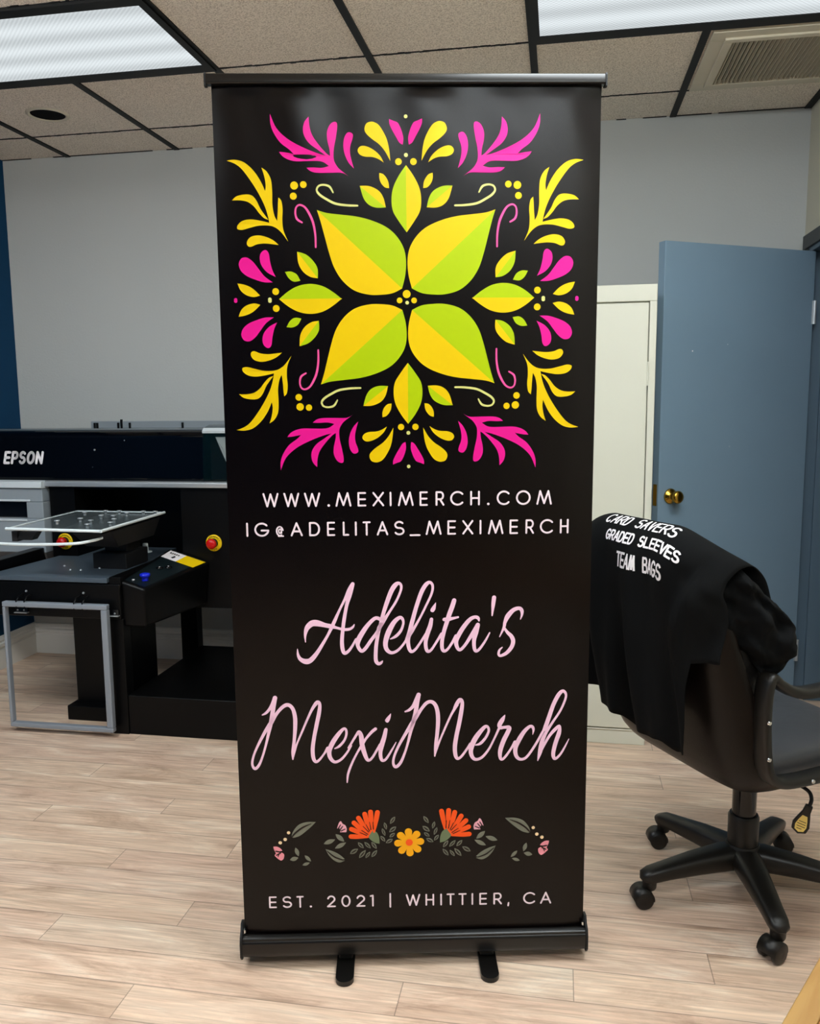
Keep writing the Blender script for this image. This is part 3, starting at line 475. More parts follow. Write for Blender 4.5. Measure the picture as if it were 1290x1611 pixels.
# ------------------------------------------------------------------ roll-up banner
BAN = empty('rollup_banner', (-.33854, 1.91203, 0), .20213)
tag(BAN, 'tall black roll-up banner stand with pink and yellow floral print in the middle', 'banner')
TILT = Matrix.Rotation(.01232, 4, 'X')
def sheet_pt(u, v, l):
    k = min(max((v - 1.86) / .18, 0), 1); k = k * k * (3 - 2 * k) * (1 if v < 2.06 else max(0, 1 - (v - 2.06) / .02))
    wv = .0035 * k * (math.sin(u * 23 + 1.1) * .6 + math.sin(u * 41 + v * 9) * .35 + .7 * math.exp(-((u - .12) / .12) ** 2))
    e = max(0, abs(u) - .35) / .075
    return TILT @ Vector((u, -wv + .004 * e * e - .0008 * l, v))
INK = ['M', 'Y', 'G', 'P', 'K', 'L', 'K2', 'K3', 'L2', 'N', 'O', 'W', 'S', 'D', 'F']
ICOL = {'M': 'f5189a', 'Y': 'f6d000', 'G': 'b9d400', 'P': 'e6e48a', 'K': 'f0559e', 'L': '76786a', 'K2': 'f49aa8', 'K3': 'f4b4c4', 'L2': '6f7d5e', 'N': '1a0d0b', 'O': 'ff5a1c', 'W': 'f6e4ee', 'S': 'fbcfe8', 'D': 'f7d9ae', 'F': 'ffb312'}
BM = [mat('banner_black', (.0014, .0002, .0002), .27, spec=.30)] + [mat('ink_' + k, tuple(c * (.86 if k in 'MYGP' else 1.0) for c in lin(ICOL[k])[:3]), .35, spec=.3) for k in INK]
I = {k: i + 1 for i, k in enumerate(INK)}
sb = MB(); nu, nv = 84, 200; U0, U1, V0, V1 = -.4285, .4235, .03, 2.095
vs = [sheet_pt(U0 + (U1 - U0) * i / nu, V0 + (V1 - V0) * j / nv, 0) for j in range(nv + 1) for i in range(nu + 1)]
sb.add(vs, [(j * (nu + 1) + i, j * (nu + 1) + i + 1, (j + 1) * (nu + 1) + i + 1, (j + 1) * (nu + 1) + i) for j in range(nv) for i in range(nu)], 0, True)
ik = Ink(sb, sheet_pt)
E4 = 1e-4
def conv(p): return [(a[0] * E4, a[1] * E4) + tuple(a[2:]) for a in p]
cu, cv = (MOTIF_C[0] + 20) * E4, (MOTIF_C[1] - 6) * E4
def mirr(pts, mu, mv):
    o = []
    for p in pts:
        u, v = p[0], p[1]
        if mu: u = 2 * cu - u
        if mv: v = cv - (v - cv) * .968
        o.append((u, v) + tuple(p[2:]))
    return o
def halves(pts, ca, cb):
    """leaf split from corner to corner: first run colour ca, second cb"""
    c = [i for i, p in enumerate(pts) if p[2]]; a, b = c[0], c[1]
    r1 = spline([p[:2] for p in pts[a:b + 1]], 6); r2 = spline([p[:2] for p in pts[b:] + pts[:a + 1]], 6)
    ik.poly(r1, I[ca], 1); ik.poly(r2, I[cb], 1)
for mu in (0, 1):
    for mv in (0, 1):
        for c, pts in MOTIF:
            q = mirr(conv(pts), mu, mv)
            if c in 'MYG': ik.poly(outline(q), I[c], 1)
            elif c == 'B':
                # tip (first corner) runs along the upper edge to the inner corner
                sw = mu
                halves(q, 'Y' if sw else 'G', 'G' if sw else 'Y')
            else:
                up_y = (c == '2a') ^ bool(mu)
                halves(q, 'Y' if up_y else 'G', 'G' if up_y else 'Y')
        for c, u, v, r in MDOTS:
            if abs(u - MOTIF_C[0]) < 110 and mu: continue
            if abs(v - MOTIF_C[1]) < 150 and abs(u - MOTIF_C[0]) < 600 and (mu or mv): continue
            q = mirr([(u * E4, v * E4)], mu, mv)[0]; ik.disc(q[0], q[1], r * E4, I[c], 1)
        for c, pts in MCURLS:
            ik.stroke(mirr([(a * E4, b * E4, w_ * E4) for a, b, w_ in pts], mu, mv), I[c], 1)
for mv in (0, 1):
    q = mirr(conv(LEAF_V), 0, mv); l = [p[:2] for p in q]; a, b = q[0], q[6]
    r1 = spline(l, 6)
    r2 = [(2 * (a[0] + (b[0] - a[0]) * (p[1] - a[1]) / (b[1] - a[1])) - p[0], p[1]) for p in r1]
    ik.poly(r1, I['Y' if mv else 'G'], 1); ik.poly(r2, I['G' if mv else 'Y'], 1)
for mu in (0, 1):
    q = mirr(conv(LEAF_H), mu, 0); up = spline([p[:2] for p in q], 6)
    dnn = [(a, 2 * q[0][1] - b - (q[0][1] - q[6][1]) * 0) for a, b in up]
    ik.poly(up, I['G'], 1); ik.poly(dnn, I['Y'], 1)
for ch, a, b, c, d in CAPS_TOP: glyph(ik, ch, a * E4, b * E4, c * E4, d * E4, .0043, I['W'], 1)
for ch, a, b, c, d in CAPS_BOT: glyph(ik, ch, a * E4, b * E4, c * E4, d * E4, .0042, I['W'], 1)
for st in SCRIPT: ik.stroke([(a * E4, b * E4, c * E4) for a, b, c in st], I['S'], 1)
for p in IDOTS: ik.poly(outline(conv(p)), I['S'], 1)
gcu = GAR_C[0] * E4
def gm(pts, m): return [((gcu + (gcu - p[0]) * 1.037) if m else p[0],) + tuple(p[1:]) for p in pts]
def lens(u0, v0, u1, v1, wd, mi, l):
    dx, dy = u1 - u0, v1 - v0; L_ = math.hypot(dx, dy); nx, ny = -dy / L_, dx / L_
    pr = [0, .55, .9, 1, .9, .55, 0.12]
    A = [(u0 + dx * i / 6 + nx * wd / 2 * k, v0 + dy * i / 6 + ny * wd / 2 * k) for i, k in enumerate(pr)]
    B = [(u0 + dx * i / 6 - nx * wd / 2 * k, v0 + dy * i / 6 - ny * wd / 2 * k) for i, k in enumerate(pr)]
    ik.poly(spline(A, 3) + spline(B[::-1], 3)[:-1], mi, l)
for m in (0, 1):
    for c, pts in GAR_P: ik.poly(outline(gm(conv(pts), m)), I[c], 1)
    for c, pts in GAR_S: ik.stroke(gm([(a * E4, b * E4, w_ * E4) for a, b, w_ in pts], m), I[c], 2 if c == 'N' else 1)
    for c, a, b, d, e, w_ in GAR_L:
        q = gm([(a * E4, b * E4), (d * E4, e * E4)], m); lens(*q[0], *q[1], w_ * E4, I[c], 1)
    for a, b, d, e, w_ in GAR_H:
        q = gm([(a * E4, b * E4), (d * E4, e * E4)], m); lens(*q[0], *q[1], w_ * E4, I['L'], 1)
        p0, p1 = q; t = lambda k: (p0[0] + (p1[0] - p0[0]) * k, p0[1] + (p1[1] - p0[1]) * k)
        ik.stroke([(*t(.22), w_ * E4 * .2), (*t(.5), w_ * E4 * .34), (*t(.8), w_ * E4 * .2)], I['N'], 2)
    for u, v, r in GAR_D:
        q = gm([(u * E4, v * E4)], m)[0]; ik.disc(q[0], q[1], r * E4, I['D'], 1)
gu, gv = gcu, GAR_C[1] * E4
for k in range(8):
    a = PI / 8 * 2 * k + PI / 2 + .06; r = .0372
    ik.stroke([(gu, gv, .006), (gu + r * .5 * math.cos(a), gv + r * .5 * math.sin(a), .015), (gu + (r - .009) * math.cos(a), gv + (r - .009) * math.sin(a), .0185)], I['F'], 1)
ik.disc(gu, gv, .012, I['F'], 1); ik.disc(gu, gv, .0088, I['O'], 2)
sb.build('printed_sheet', BM, BAN, recalc=False)
# clamp bar on top
tb = MB(); pr = [(-.012, 2.0815), (-.0145, 2.084), (-.0145, 2.089), (-.013, 2.098), (-.010, 2.1035), (.004, 2.1035), (.008, 2.098), (.008, 2.0815)]
tb.prism(pr, -.437, .4275)
o = tb.build('top_bar', M['black_alu'], BAN, bevel=.0012); o.rotation_euler = (.01232, 0, 0)
for s, x in ((-1, -.437), (1, .4275)):
    c = MB(); c.prism([(-.016, 2.076), (-.0165, 2.10), (-.012, 2.105), (.006, 2.105), (.010, 2.10), (.010, 2.08), (-.008, 2.074)], x if s > 0 else x - .003, x + .003 if s > 0 else x)
    q = c.build('end_cap', M['black_matte'], BAN, bevel=.0008); q.rotation_euler = (.01232, 0, 0)
# cassette
cs = MB(); pr = [(-.016, .030), (-.020, .034), (-.023, .045), (-.024, .066), (-.022, .071), (-.019, .074), (-.0195, .078), (-.016, .081), (-.006, .0835), (-.004, .080), (.004, .080), (.006, .0835), (.05, .082), (.068, .066), (.07, .04), (.06, .026), (-.008, .026)]
cs.prism(pr, -.432, .426); cs.build('cassette', M['black_alu'], BAN, bevel=.001)
for s, x in ((-1, -.432), (1, .426)):
    c = MB(); c.prism([(-.018, .024), (-.026, .036), (-.0265, .07), (-.022, .086), (-.010, .096), (-.003, .112), (.014, .112), (.05, .088), (.072, .07), (.074, .04), (.062, .022)], x if s > 0 else x - .005, x + .005 if s > 0 else x)
    c.build('end_cap', M['black_matte'], BAN, bevel=.001)
    sc = MB(); sc.lathe([(.005, 0), (.005, .008)], 12, Matrix.Translation((x - s * .004, -.004, .089))); sc.build('screw', M['chrome'], BAN)
for u in (-.176, .179):
    f = MB(); n = 10; hw = .022
    pr = [(u - hw, .16), (u - hw, -.075)] + [(u - hw * math.cos(PI * k / n), -.072 - hw * math.sin(PI * k / n)) for k in range(1, n)] + [(u + hw, -.075), (u + hw, .16)]
    f.prism(pr, 0.001, .013, 'z'); f.box((u - .018, -.01, .013), (u + .018, .06, .027))
    f.build('foot', M['black_alu'], BAN, bevel=.004)
po = MB(); po.tube([(0, .055, .07), (0, .03, 1.1), (0, -.008, 2.09)], .008); po.build('support_pole', M['silver'], BAN)

# ------------------------------------------------------------------ storage cabinet
M['cab'] = mat('cabinet_cream', 'd3d2c2', .45, var=.03, vscale=4)
CB = empty('storage_cabinet', (-.095, 3.361, 0)); tag(CB, 'tall cream metal storage cabinet between the banner and the blue door', 'cabinet')
hw = .455
c = MB(); c.box((-hw, .004, .0), (hw, .455, .06)).box((-hw, .02, .06), (hw, .455, 1.838)).box((-hw, 0, 1.775), (hw, .02, 1.838)).box((hw - .027, 0, .06), (hw, .02, 1.775)).box((-hw, 0, .06), (-hw + .027, .02, 1.775)).box((-hw, 0, .06), (hw, .02, .066))
c.build('body', M['cab'], CB, bevel=.0025)
for s in (-1, 1):
    a, b = (.002, hw - .031) if s > 0 else (-hw + .031, -.002)
    d = MB().box((a, -.003, .072), (b, .016, 1.769)).build('door', M['cab'], CB, bevel=.002)
    for z in (.3, 1.5):
        hx = s * (hw - .029); h = MB(); h.lathe([(.0035, z - .045), (.0035, z + .045)], 10, Matrix.Translation((hx, -.004, 0))); h.build('hinge', M['cab'], d)
    if s > 0:
        h = MB(); h.lathe([(.028, 0), (.028, .006), (.02, .01)], 20, Matrix.Translation((.06, -.003, .98)) @ Matrix.Rotation(PI / 2, 4, 'X')); h.box((.05, -.03, .92), (.07, -.013, .99)); h.build('handle', M['chrome'], d, bevel=.003)
MB().box((.202, -.0012, 1.792), (.222, 0, 1.806)).build('white_sticker', M['white_ink'], CB)

# ------------------------------------------------------------------ garment printer
M['p_black'] = mat('printer_black', (.0018, .0018, .002), .35, bump=.04, bscale=250, spec=.2)
M['p_gloss'] = mat('printer_hood', (.0006, .0007, .0016), .06, spec=.3)
M['p_grey'] = mat('printer_grey', '8a9298', .5)
M['p_light'] = mat('printer_edge', 'c3cace', .4)
M['p_top'] = mat('printer_bed', '4a5661', .42, bump=.1, bscale=300)
M['p_panel'] = mat('printer_panel', '10191c', .3, spec=.4)
M['acryl'] = mat('clear_acrylic', 'cfe0e4', .03, alpha=.07, spec=.6)
M['acryl_edge'] = mat('acrylic_edge', 'dfe8ea', .25)
M['rail'] = mat('grey_rail', '8b929b', .4, .2)
M['blue'] = mat('knob_blue', '1226c8', .3)
M['ribs'] = mat('ribbed_grey', 'b4bebe', .5)
M['smoke'] = mat('smoked_cover', '0c2428', .05, alpha=.28, spec=.5)
PR = empty('garment_printer', (-2.0, 3.6, 0)); tag(PR, 'large black direct-to-garment printer on a stand against the left wall', 'printer')
def W_(mb): mb.v = [(x + 2.0, y - 3.6, z) for x, y, z in mb.v]; return mb     # world -> printer frame
XE = -1.20      # right end of the machine, behind the banner
# hood: dark glossy cover with sloped front
h = MB(); h.prism([(3.6, 1.046), (3.597, 1.06), (3.612, 1.245)] + [(3.66 - .048 * math.cos(q * PI / 20), 1.245 + .035 * math.sin(q * PI / 20)) for q in range(1, 11)] + [(4.0, 1.284), (4.04, 1.26), (4.04, 1.046)], -2.90, -1.612)
W_(h).build('hood', M['p_gloss'], PR)
h = MB(); h.prism([(3.655, 1.279), (3.652, 1.2835), (3.70, 1.2885), (3.71, 1.281)], -2.90, -1.612); W_(h).build('hood_edge', mat('hood_edge', '59636a', .35), PR)
# end cover at the right, smoked and slightly taller
h = MB(); pr = [(3.592, 1.047), (3.588, 1.06), (3.602, 1.268), (3.625, 1.293), (3.68, 1.305), (4.04, 1.305), (4.04, 1.047)]
h.prism(pr, -1.61, XE); cov = W_(h).build('end_cover', M['smoke'], PR, bevel=.006)
h = MB().box((-1.60, 3.66, 1.05), (XE - .01, 4.03, 1.28)); W_(h).build('carriage_housing', M['p_black'], PR)
h = MB(); h.prism([(3.5995, 1.268), (3.597, 1.279), (3.616, 1.292), (3.622, 1.288)], -1.61, XE); W_(h).build('cover_edge', M['p_light'], PR)
rb = MB()
for k in range(16):
    t0 = k / 16; xa = -1.555 + t0 * .085
    rb.tube([(xa, 3.628, 1.245), (xa + .03 * (1 - t0), 3.628, 1.2 - .03 * t0), (-1.46 + .02 * t0, 3.628, 1.065)], .0028, seg=6)
rb.hull8([(-1.48, 3.629, 1.06), (-1.38, 3.629, 1.06), (-1.38, 3.632, 1.06), (-1.48, 3.632, 1.06), (-1.56, 3.629, 1.25), (-1.38, 3.629, 1.25), (-1.38, 3.632, 1.25), (-1.56, 3.632, 1.25)])
W_(rb).build('bellows', M['ribs'], PR)
# silver strip along the bottom of the hood
h = MB(); h.prism([(3.575, 1.018), (3.572, 1.040), (3.582, 1.046), (3.62, 1.046), (3.62, 1.018)], -2.41, -1.482); W_(h).build('silver_strip', M['silver'], PR, bevel=.003)
# body
h = MB().box((-1.73, 3.60, .45), (XE, 3.96, 1.02)); h.box((-2.40, 3.60, .45), (-2.27, 3.96, 1.02)); h.box((-2.90, 3.66, .45), (-2.40, 3.96, 1.02)); h.box((-2.90, 3.96, .45), (XE, 4.06, 1.046)); h.box((-2.90, 3.61, 1.005), (XE, 3.96, 1.046)); h.box((-2.27, 3.64, .45), (-1.73, 3.96, .64))
W_(h).build('body', M['p_black'], PR)
# grey front module at the left with a slot
gx0, gx1 = -2.90, -2.412
h = MB(); h.box((gx0, 3.56, .70), (gx1, 3.66, .865)); h.box((gx0, 3.56, .945), (gx1, 3.66, 1.01)); h.box((-2.50, 3.56, .865), (gx1, 3.66, .945)); h.box((gx0, 3.56, .865), (-2.85, 3.66, .945))
md = W_(h).build('front_module', M['p_grey'], PR, bevel=.004)
h = MB(); h.prism([(3.548, 1.012), (3.552, 1.042), (3.575, 1.046), (3.66, 1.046), (3.66, 1.012)], gx0, gx1 + .004); W_(h).build('module_edge', M['p_light'], md, bevel=.003)
h = MB().box((-2.85, 3.60, .865), (-2.50, 3.64, .945)); W_(h).build('slot', M['black_gloss'], md)
h = MB(); h.box((-2.85, 3.556, .947), (-2.478, 3.564, .957)).box((-2.85, 3.556, .852), (-2.50, 3.564, .862)); W_(h).build('slot_lip', M['p_light'], md, bevel=.002)
h = MB(); h.prism([(3.56, .70), (3.60, .58), (3.66, .58), (3.66, .70)], gx0, gx1); W_(h).build('lower_shaded', mat('lower_shaded', '4a4643', .5), md, bevel=.003)  # lower front of the module, its shade put into a darker colour
# lettering on the hood
lm = MB(); sl = (1.25 - 1.06) / (3.612 - 3.597)
ikp = Ink(lm, lambda u, v, l: (u + 2.0, 3.597 + (v - 1.06) / sl - .0012 - 3.6, v))
xs = -2.632
for ch, wd in zip('EPSON', (.038, .039, .04, .046, .042)):
    glyph(ikp, ch, xs - .004, xs + wd - .007, 1.122, 1.185, .0125, 0, 0, .17); xs += wd + .0015
lm.build('brand_lettering', M['white_ink'], PR)
for x, z, r in ((-2.155, 1.191, .005), (-2.168, 1.108, .005), (-2.145, 1.104, .003), (-2.0, 1.235, .003)):
    sp = MB(); sp.lathe([(r, 0), (r * .6, .003)], 12, Matrix.Translation((x, 3.604, z)) @ Matrix.Rotation(PI / 2, 4, 'X')); W_(sp).build('hood_screw', M['silver'], PR)
# ledge seen behind the hood
h = MB().box((-2.44, 4.06, 1.24), (XE - .05, 4.075, 1.316)); lg = W_(h).build('rear_guard', M['p_grey'], PR, bevel=.002)
for x in (-2.415, -2.40, -2.28, -2.262, -2.215, -1.92): W_(MB().box((x - .004, 4.05, 1.27), (x + .004, 4.062, 1.308 if x != -2.262 else 1.325))).build('guard_clip', M['p_black'], lg)
# bed in front, platen on its post
h = MB(); h.box((-2.415, 3.14, .505), (-1.80, 3.62, .655)); bed = W_(h).build('bed', M['p_black'], PR, bevel=.006)
h = MB(); h.hull8([(-2.42, 3.137, .66), (-1.855, 3.137, .66), (-1.90, 3.88, .66), (-2.34, 3.88, .66), (-2.42, 3.137, .681), (-1.855, 3.137, .681), (-1.90, 3.88, .681), (-2.34, 3.88, .681)])
W_(h).build('bed_top', M['p_top'], bed, bevel=.002)
for a_, b_ in (((-1.853, 3.15, .60), (-1.80, 3.60, .684)), ((-2.48, 3.20, .60), (-2.422, 3.70, .725))): W_(MB().box(a_, b_)).build('side_rail', M['p_black'], bed, bevel=.004)
for x, y in ((-2.19, 3.36), (-2.11, 3.28), (-2.06, 3.28), (-2.0, 3.33)):
    st = MB(); st.lathe([(.006, .681), (.004, .686)], 10, Matrix.Translation((x, y, 0))); W_(st).build('bolt', M['silver'], bed)
h = MB(); h.box((-2.03, 3.33, .68), (-1.87, 3.53, .75)); h.box((-2.0, 3.38, .75), (-1.89, 3.5, .80)); h.hull8([(-1.99, 3.22, .80), (-1.84, 3.22, .80), (-1.84, 3.54, .80), (-1.99, 3.54, .80), (-2.0, 3.12, .882), (-1.81, 3.12, .882), (-1.82, 3.57, .882), (-2.04, 3.57, .882)])
W_(h).build('platen_post', M['black_matte'], PR, bevel=.004)
pl = [(-2.235, 3.04), (-1.80, 3.02), (-1.815, 3.6), (-2.262, 3.6)]
h = MB(); h.prism(pl, .893, .905, 'z'); pt = W_(h).build('platen', M['acryl'], PR)
h = MB(); h.prism([(-2.02, 3.06), (-1.805, 3.04), (-1.82, 3.59), (-2.12, 3.59)], .884, .8925, 'z'); W_(h).build('platen_plate', mat('plate_black', (.003, .005, .006), .2, spec=.4), pt)
h = MB()
for a, b in zip(pl, pl[1:] + pl[:1]):
    h.tube([(*a, .899), (*b, .899)], .0065 if a is pl[0] or a is pl[1] else .003, seg=8)
W_(h).build('platen_rim', M['acryl_edge'], pt)
for x, y in ((-2.16, 3.5), (-2.09, 3.56), (-2.02, 3.56), (-1.95, 3.5), (-1.90, 3.56), (-1.84, 3.56), (-2.06, 3.3), (-2.12, 3.22), (-1.98, 3.25), (-1.9, 3.3), (-1.86, 3.2), (-2.02, 3.4), (-1.93, 3.14), (-1.96, 3.4)):
    h = MB(); h.lathe([(.006, .893), (.006, .906), (.012, .907), (.011, .911), (.004, .912)], 12, Matrix.Translation((x, y, 0))); W_(h).build('suction_screw', M['silver'], pt)
# sample hoop below the platen: thin curved bar
h = MB(); h.tube(spline([(-2.42, 3.10, .850), (-2.33, 3.02, .846), (-2.15, 3.0, .842), (-1.93, 3.02, .846), (-1.86, 3.06, .854), (-1.84, 3.1, .860)], 6), .003, .006, seg=8)
W_(h).build('platen_hoop', M['acryl_edge'], PR)
h = MB(); h.prism([(-2.20, .85), (-2.185, .885), (-2.11, .885), (-2.135, .85)], 3.06, 3.10, 'y'); h.box((-2.225, 3.06, .843), (-2.20, 3.1, .885)); W_(h).build('platen_bracket', M['black_matte'], PR)
# lever with white cap on the bed
h = MB(); h.lathe([(.03, .705), (.03, .709), (.014, .712), (.0125, .745), (.010, .748)], 16, Matrix.Translation((-1.93, 3.62, 0))); W_(h).build('clear_knob', M['acryl_edge'], PR)
# sloped control console at the right of the bed
A = [(-1.81, 3.16, .47), (-1.70, 3.16, .47), (-1.62, 3.60, .47), (-1.80, 3.60, .47), (-1.81, 3.16, .668), (-1.70, 3.16, .634), (-1.60, 3.60, .668), (-1.80, 3.60, .7298)]
h = MB().hull8(A); con = W_(h).build('console', M['p_black'], PR, bevel=.012, bseg=3)
def ctop(u, v, l):      # u across 0..1, v in depth 0..1 on the console top
    a = Vector(A[4]).lerp(Vector(A[5]), u); b = Vector(A[7]).lerp(Vector(A[6]), u); p = a.lerp(b, v)
    return p + Vector((2.0, -3.6, .0015 + .0006 * l + .012 * (u - u * u) * 0))
pn = MB(); pn.add([ctop(*q, 0) for q in ((.12, .04), (.9, .04), (.9, .97), (.12, .97))], [(0, 1, 2, 3)]); pn.build('control_panel', M['p_panel'], con)
kb = MB(); kp = ctop(.62, .16, 0); kb.lathe([(.014, 0), (.014, .014), (.018, .016), (.022, .022), (.021, .03), (.012, .033)], 20, Matrix.Translation(kp)); o = kb.build('start_button', M['blue'], con); o['label'] = 'blue round push button'
for u, v in ((.42, .5), (.55, .58)):
    kb = MB(); kb.lathe([(.017, 0), (.015, .004), (.004, .0045)], 18, Matrix.Translation(ctop(u, v, 0))); kb.build('panel_button', M['black_gloss'], con)
    kb = MB(); kb.lathe([(.0035, .0045), (.003, .006)], 10, Matrix.Translation(ctop(u, v, 0))); kb.build('button_light', M['white_ink'], con)
kb = MB(); kb.lathe([(.006, 0), (.006, .004)], 10, Matrix.Translation(ctop(.34, .09, 0))); kb.build('indicator', M['white_ink'], con)
lb = MB(); ikl = Ink(lb, ctop)
for u0, u1, mi_ in ((.1, .5, 0), (.5, .97, 1)):
    for a_ in range(4):
        for b_ in range(4):
            ua, ub, va, vb = u0 + (u1 - u0) * a_ / 4, u0 + (u1 - u0) * (a_ + 1) / 4, .74 + .21 * b_ / 4, .74 + .21 * (b_ + 1) / 4
            ikl.poly([(ua, va), (ub, va), (ub, vb), (ua, vb)], mi_, 3)
for k in range(5): ikl.poly([(.16 + .05 * k, .88 - .01 * (k % 2)), (.19 + .05 * k, .87), (.20 + .05 * k, .9), (.17 + .05 * k, .91)], 2, 5)
ikl.poly([(.3, .79), (.36, .78), (.38, .83), (.33, .85)], 2, 5)
lb.build('warning_label', [M['white_ink'], M['yellow'], M['black_matte']], con)
# emergency stops
def estop(loc, nm):
    Mx = Matrix.Translation(loc) @ Matrix.Rotation(PI / 2, 4, 'X')
    Mx = Mx @ Matrix.Scale(1.3, 4); b = MB(); b.lathe([(.030, 0), (.030, .003), (.027, .004)], 28, Mx)
    ike = Ink(b, lambda u, v, l: Mx @ Vector((u, v, .0042)))
    for txt, a0, da, s in (('EMERGENCY', 158, -17, 1), ('STOP', 238, 19, -1)):
        for i, ch in enumerate(txt):
            a = math.radians(a0 + da * i); r = .0235; px, py = r * math.cos(a), r * math.sin(a)
            rot = a - PI / 2 if s > 0 else a + PI / 2
            gi = Ink(b, lambda u, v, l, px=px, py=py, rot=rot: Mx @ Vector((px + u * math.cos(rot) - v * math.sin(rot), py + u * math.sin(rot) + v * math.cos(rot), .0045)))
            glyph(gi, ch, -.0022, .0022, -.003, .003, .001, 1)
    bp_ = b.build('emergency_stop', [M['yellow'], M['black_matte']], PR); bp_['label'] = 'yellow round plate with red mushroom button'
    b = MB(); b.lathe([(.013, .003), (.013, .016), (.0175, .019), (.019, .026), (.016, .033), (.008, .036)], 24, Mx); b.build('red_button', M['red'], bp_)
    b = MB(); b.lathe([(.0165, .003), (.0165, .010)], 24, Mx); b.build('collar', M['black_matte'], bp_)
estop((-1.574 + 2.0, 0, .760), 0); estop((-2.332 + 2.0, 0, .752), 1)
# stand
h = MB(); h.box((-2.14, 3.32, .06), (-1.86, 3.55, .51)); W_(h).build('pedestal', M['p_black'], PR, bevel=.004)
h = MB(); h.box((-2.155, 3.26, 0), (-1.845, 3.62, .066)); W_(h).build('pedestal_foot', M['p_black'], PR, bevel=.004)
for x0, y0 in ((-1.885, 3.145), (-1.885, 3.86), (-1.30, 3.86), (-1.30, 3.145)):
    h = MB().box((x0, y0, 0), (x0 + .09, y0 + .06, .506 if y0 < 3.5 and x0 < -1.5 else .46)); W_(h).build('stand_leg', M['p_black'], PR, bevel=.003)
h = MB(); h.box((-1.795, 3.15, .0), (XE, 3.90, .172)); W_(h).build('stand_base', M['p_black'], PR, bevel=.004)
# little brackets on the bed front
for x, z in ((-2.256, .527), (-1.835, .527)):
    h = MB(); h.box((x - .028, 3.132, z - .004), (x + .028, 3.142, z + .022)); br = W_(h).build('bracket', M['black_gloss'], PR)
    h = MB(); h.box((x - .03, 3.122, z - .006), (x + .03, 3.142, z - .002));
    for dx in (-.018, .012): h.lathe([(.004, 0), (.003, .003)], 10, Matrix.Translation((x + dx, 3.132, z + .006)) @ Matrix.Rotation(PI / 2, 4, 'X'))
    W_(h).build('bracket_edge', M['silver'], br)
hooks = (-2.235, -1.968)
for x in hooks:
    for dx in (-.017, .021):
        h = MB(); h.tube([(x + dx, 3.142, .60), (x + dx, 3.112, .597), (x + dx, 3.094, .582), (x + dx, 3.094, .558), (x + dx, 3.112, .551)], .004, .003, seg=8); W_(h).build('hook', M['p_black'], PR)
    h = MB(); h.lathe([(.005, 0), (.004, .004)], 10, Matrix.Translation((x + .002, 3.14, .615)) @ Matrix.Rotation(PI / 2, 4, 'X')); W_(h).build('bolt', M['silver'], PR)
# grey garment frame hung on the hooks
GF = empty('garment_frame', (-2.08, 3.10, .02)); tag(GF, 'grey rectangular garment frame hanging on the front of the printer', 'hoop')
x0, x1, z0, z1, wd = -.24, .242, .004, .557, .022
h = MB(); h.prism([(x0, z0), (x1, z0), (x1, z1), (x0, z1)][::1], -.0, .03, 'y') if False else None
for nm, a, b in (('bottom_bar', (x0, -.008, z0), (x1, .02, z0 + .02)), ('top_bar', (x0, -.008, z1 - wd), (x1, .02, z1)), ('side_bar', (x0, -.008, z0 + .02), (x0 + .013, .02, z1 - wd)), ('side_bar', (x1 - .028, -.008, z0 + .02), (x1, .02, z1 - wd))):
    MB().box(a, b).build(nm, M['rail'], GF, bevel=.004)

# ------------------------------------------------------------------ office chair
PHI = math.radians(32)
CH = empty('office_chair', (.53, 2.36, 0), PHI); tag(CH, 'black leather office chair on castors with its back to the banner', 'chair')
legang = [math.radians(a) - PHI for a in (58, 131, 203, 276, 348)]
hb = MB(); hb.lathe([(.05, .085), (.052, .10), (.05, .135), (.044, .15)], 28); hb.build('base_hub', M['plastic'], CH)
sl_ = MB(); sl_.lathe([(.041, .13), (.042, .228), (.038, .236)], 28); sl_.build('column_sleeve', M['plastic'], CH)
gc_ = MB(); gc_.lathe([(.0325, .22), (.0325, .41)], 24); gc_.build('gas_column', M['black_gloss'], CH)
def rotz(a): return Matrix.Rotation(a, 4, 'Z')
casta = [-238, -120, -190, -235, -200]
for i, a in enumerate(legang):
    Mx = rotz(a)
    l = MB(); l.tube([Mx @ Vector(p) for p in ((.02, 0, .112), (.06, 0, .112), (.15, 0, .106), (.24, 0, .096), (.285, 0, .090), (.302, 0, .084), (.308, 0, .076))], [.042, .040, .034, .028, .026, .023, .011], [.033, .033, .028, .022, .020, .017, .009], seg=16, pw=3)
    l.lathe([(.016, .05), (.019, .056), (.0205, .088)], 16, Mx @ Matrix.Translation((.288, 0, 0)))
    l.build('base_leg', M['plastic'], CH)
    C0 = Mx @ Matrix.Translation((.288, 0, 0)) @ rotz(math.radians(casta[i]))
    k = MB(); k.lathe([(.007, .04), (.007, .062)], 10, C0)
    # hood: half shell over the wheels
    R_ = .0285; off = -.02
    prf = [(off + R_ * math.cos(t), .0275 + R_ * math.sin(t)) for t in [math.radians(q) for q in range(-10, 191, 12)]]
    n_ = len(prf); vs = [C0 @ Vector((x, y, z)) for y in (-.025, .025) for x, z in prf]
    k.add(vs, [(j, j + 1, n_ + j + 1, n_ + j) for j in range(n_ - 1)] + [tuple(range(n_)), tuple(range(n_, 2 * n_))[::-1]], 0, True)
    ca = k.build('castor', M['plastic'], CH)
    for s in (-1, 1):
        wv = MB(); wv.lathe([(.012, -.008), (.0245, -.007), (.026, -.004), (.026, .005), (.023, .0075), (.008, .0085)], 24, C0 @ Matrix.Translation((off, s * .0195, .0263)) @ Matrix.Rotation(-s * PI / 2, 4, 'X'))
        wv.build('wheel', M['plastic'], ca)
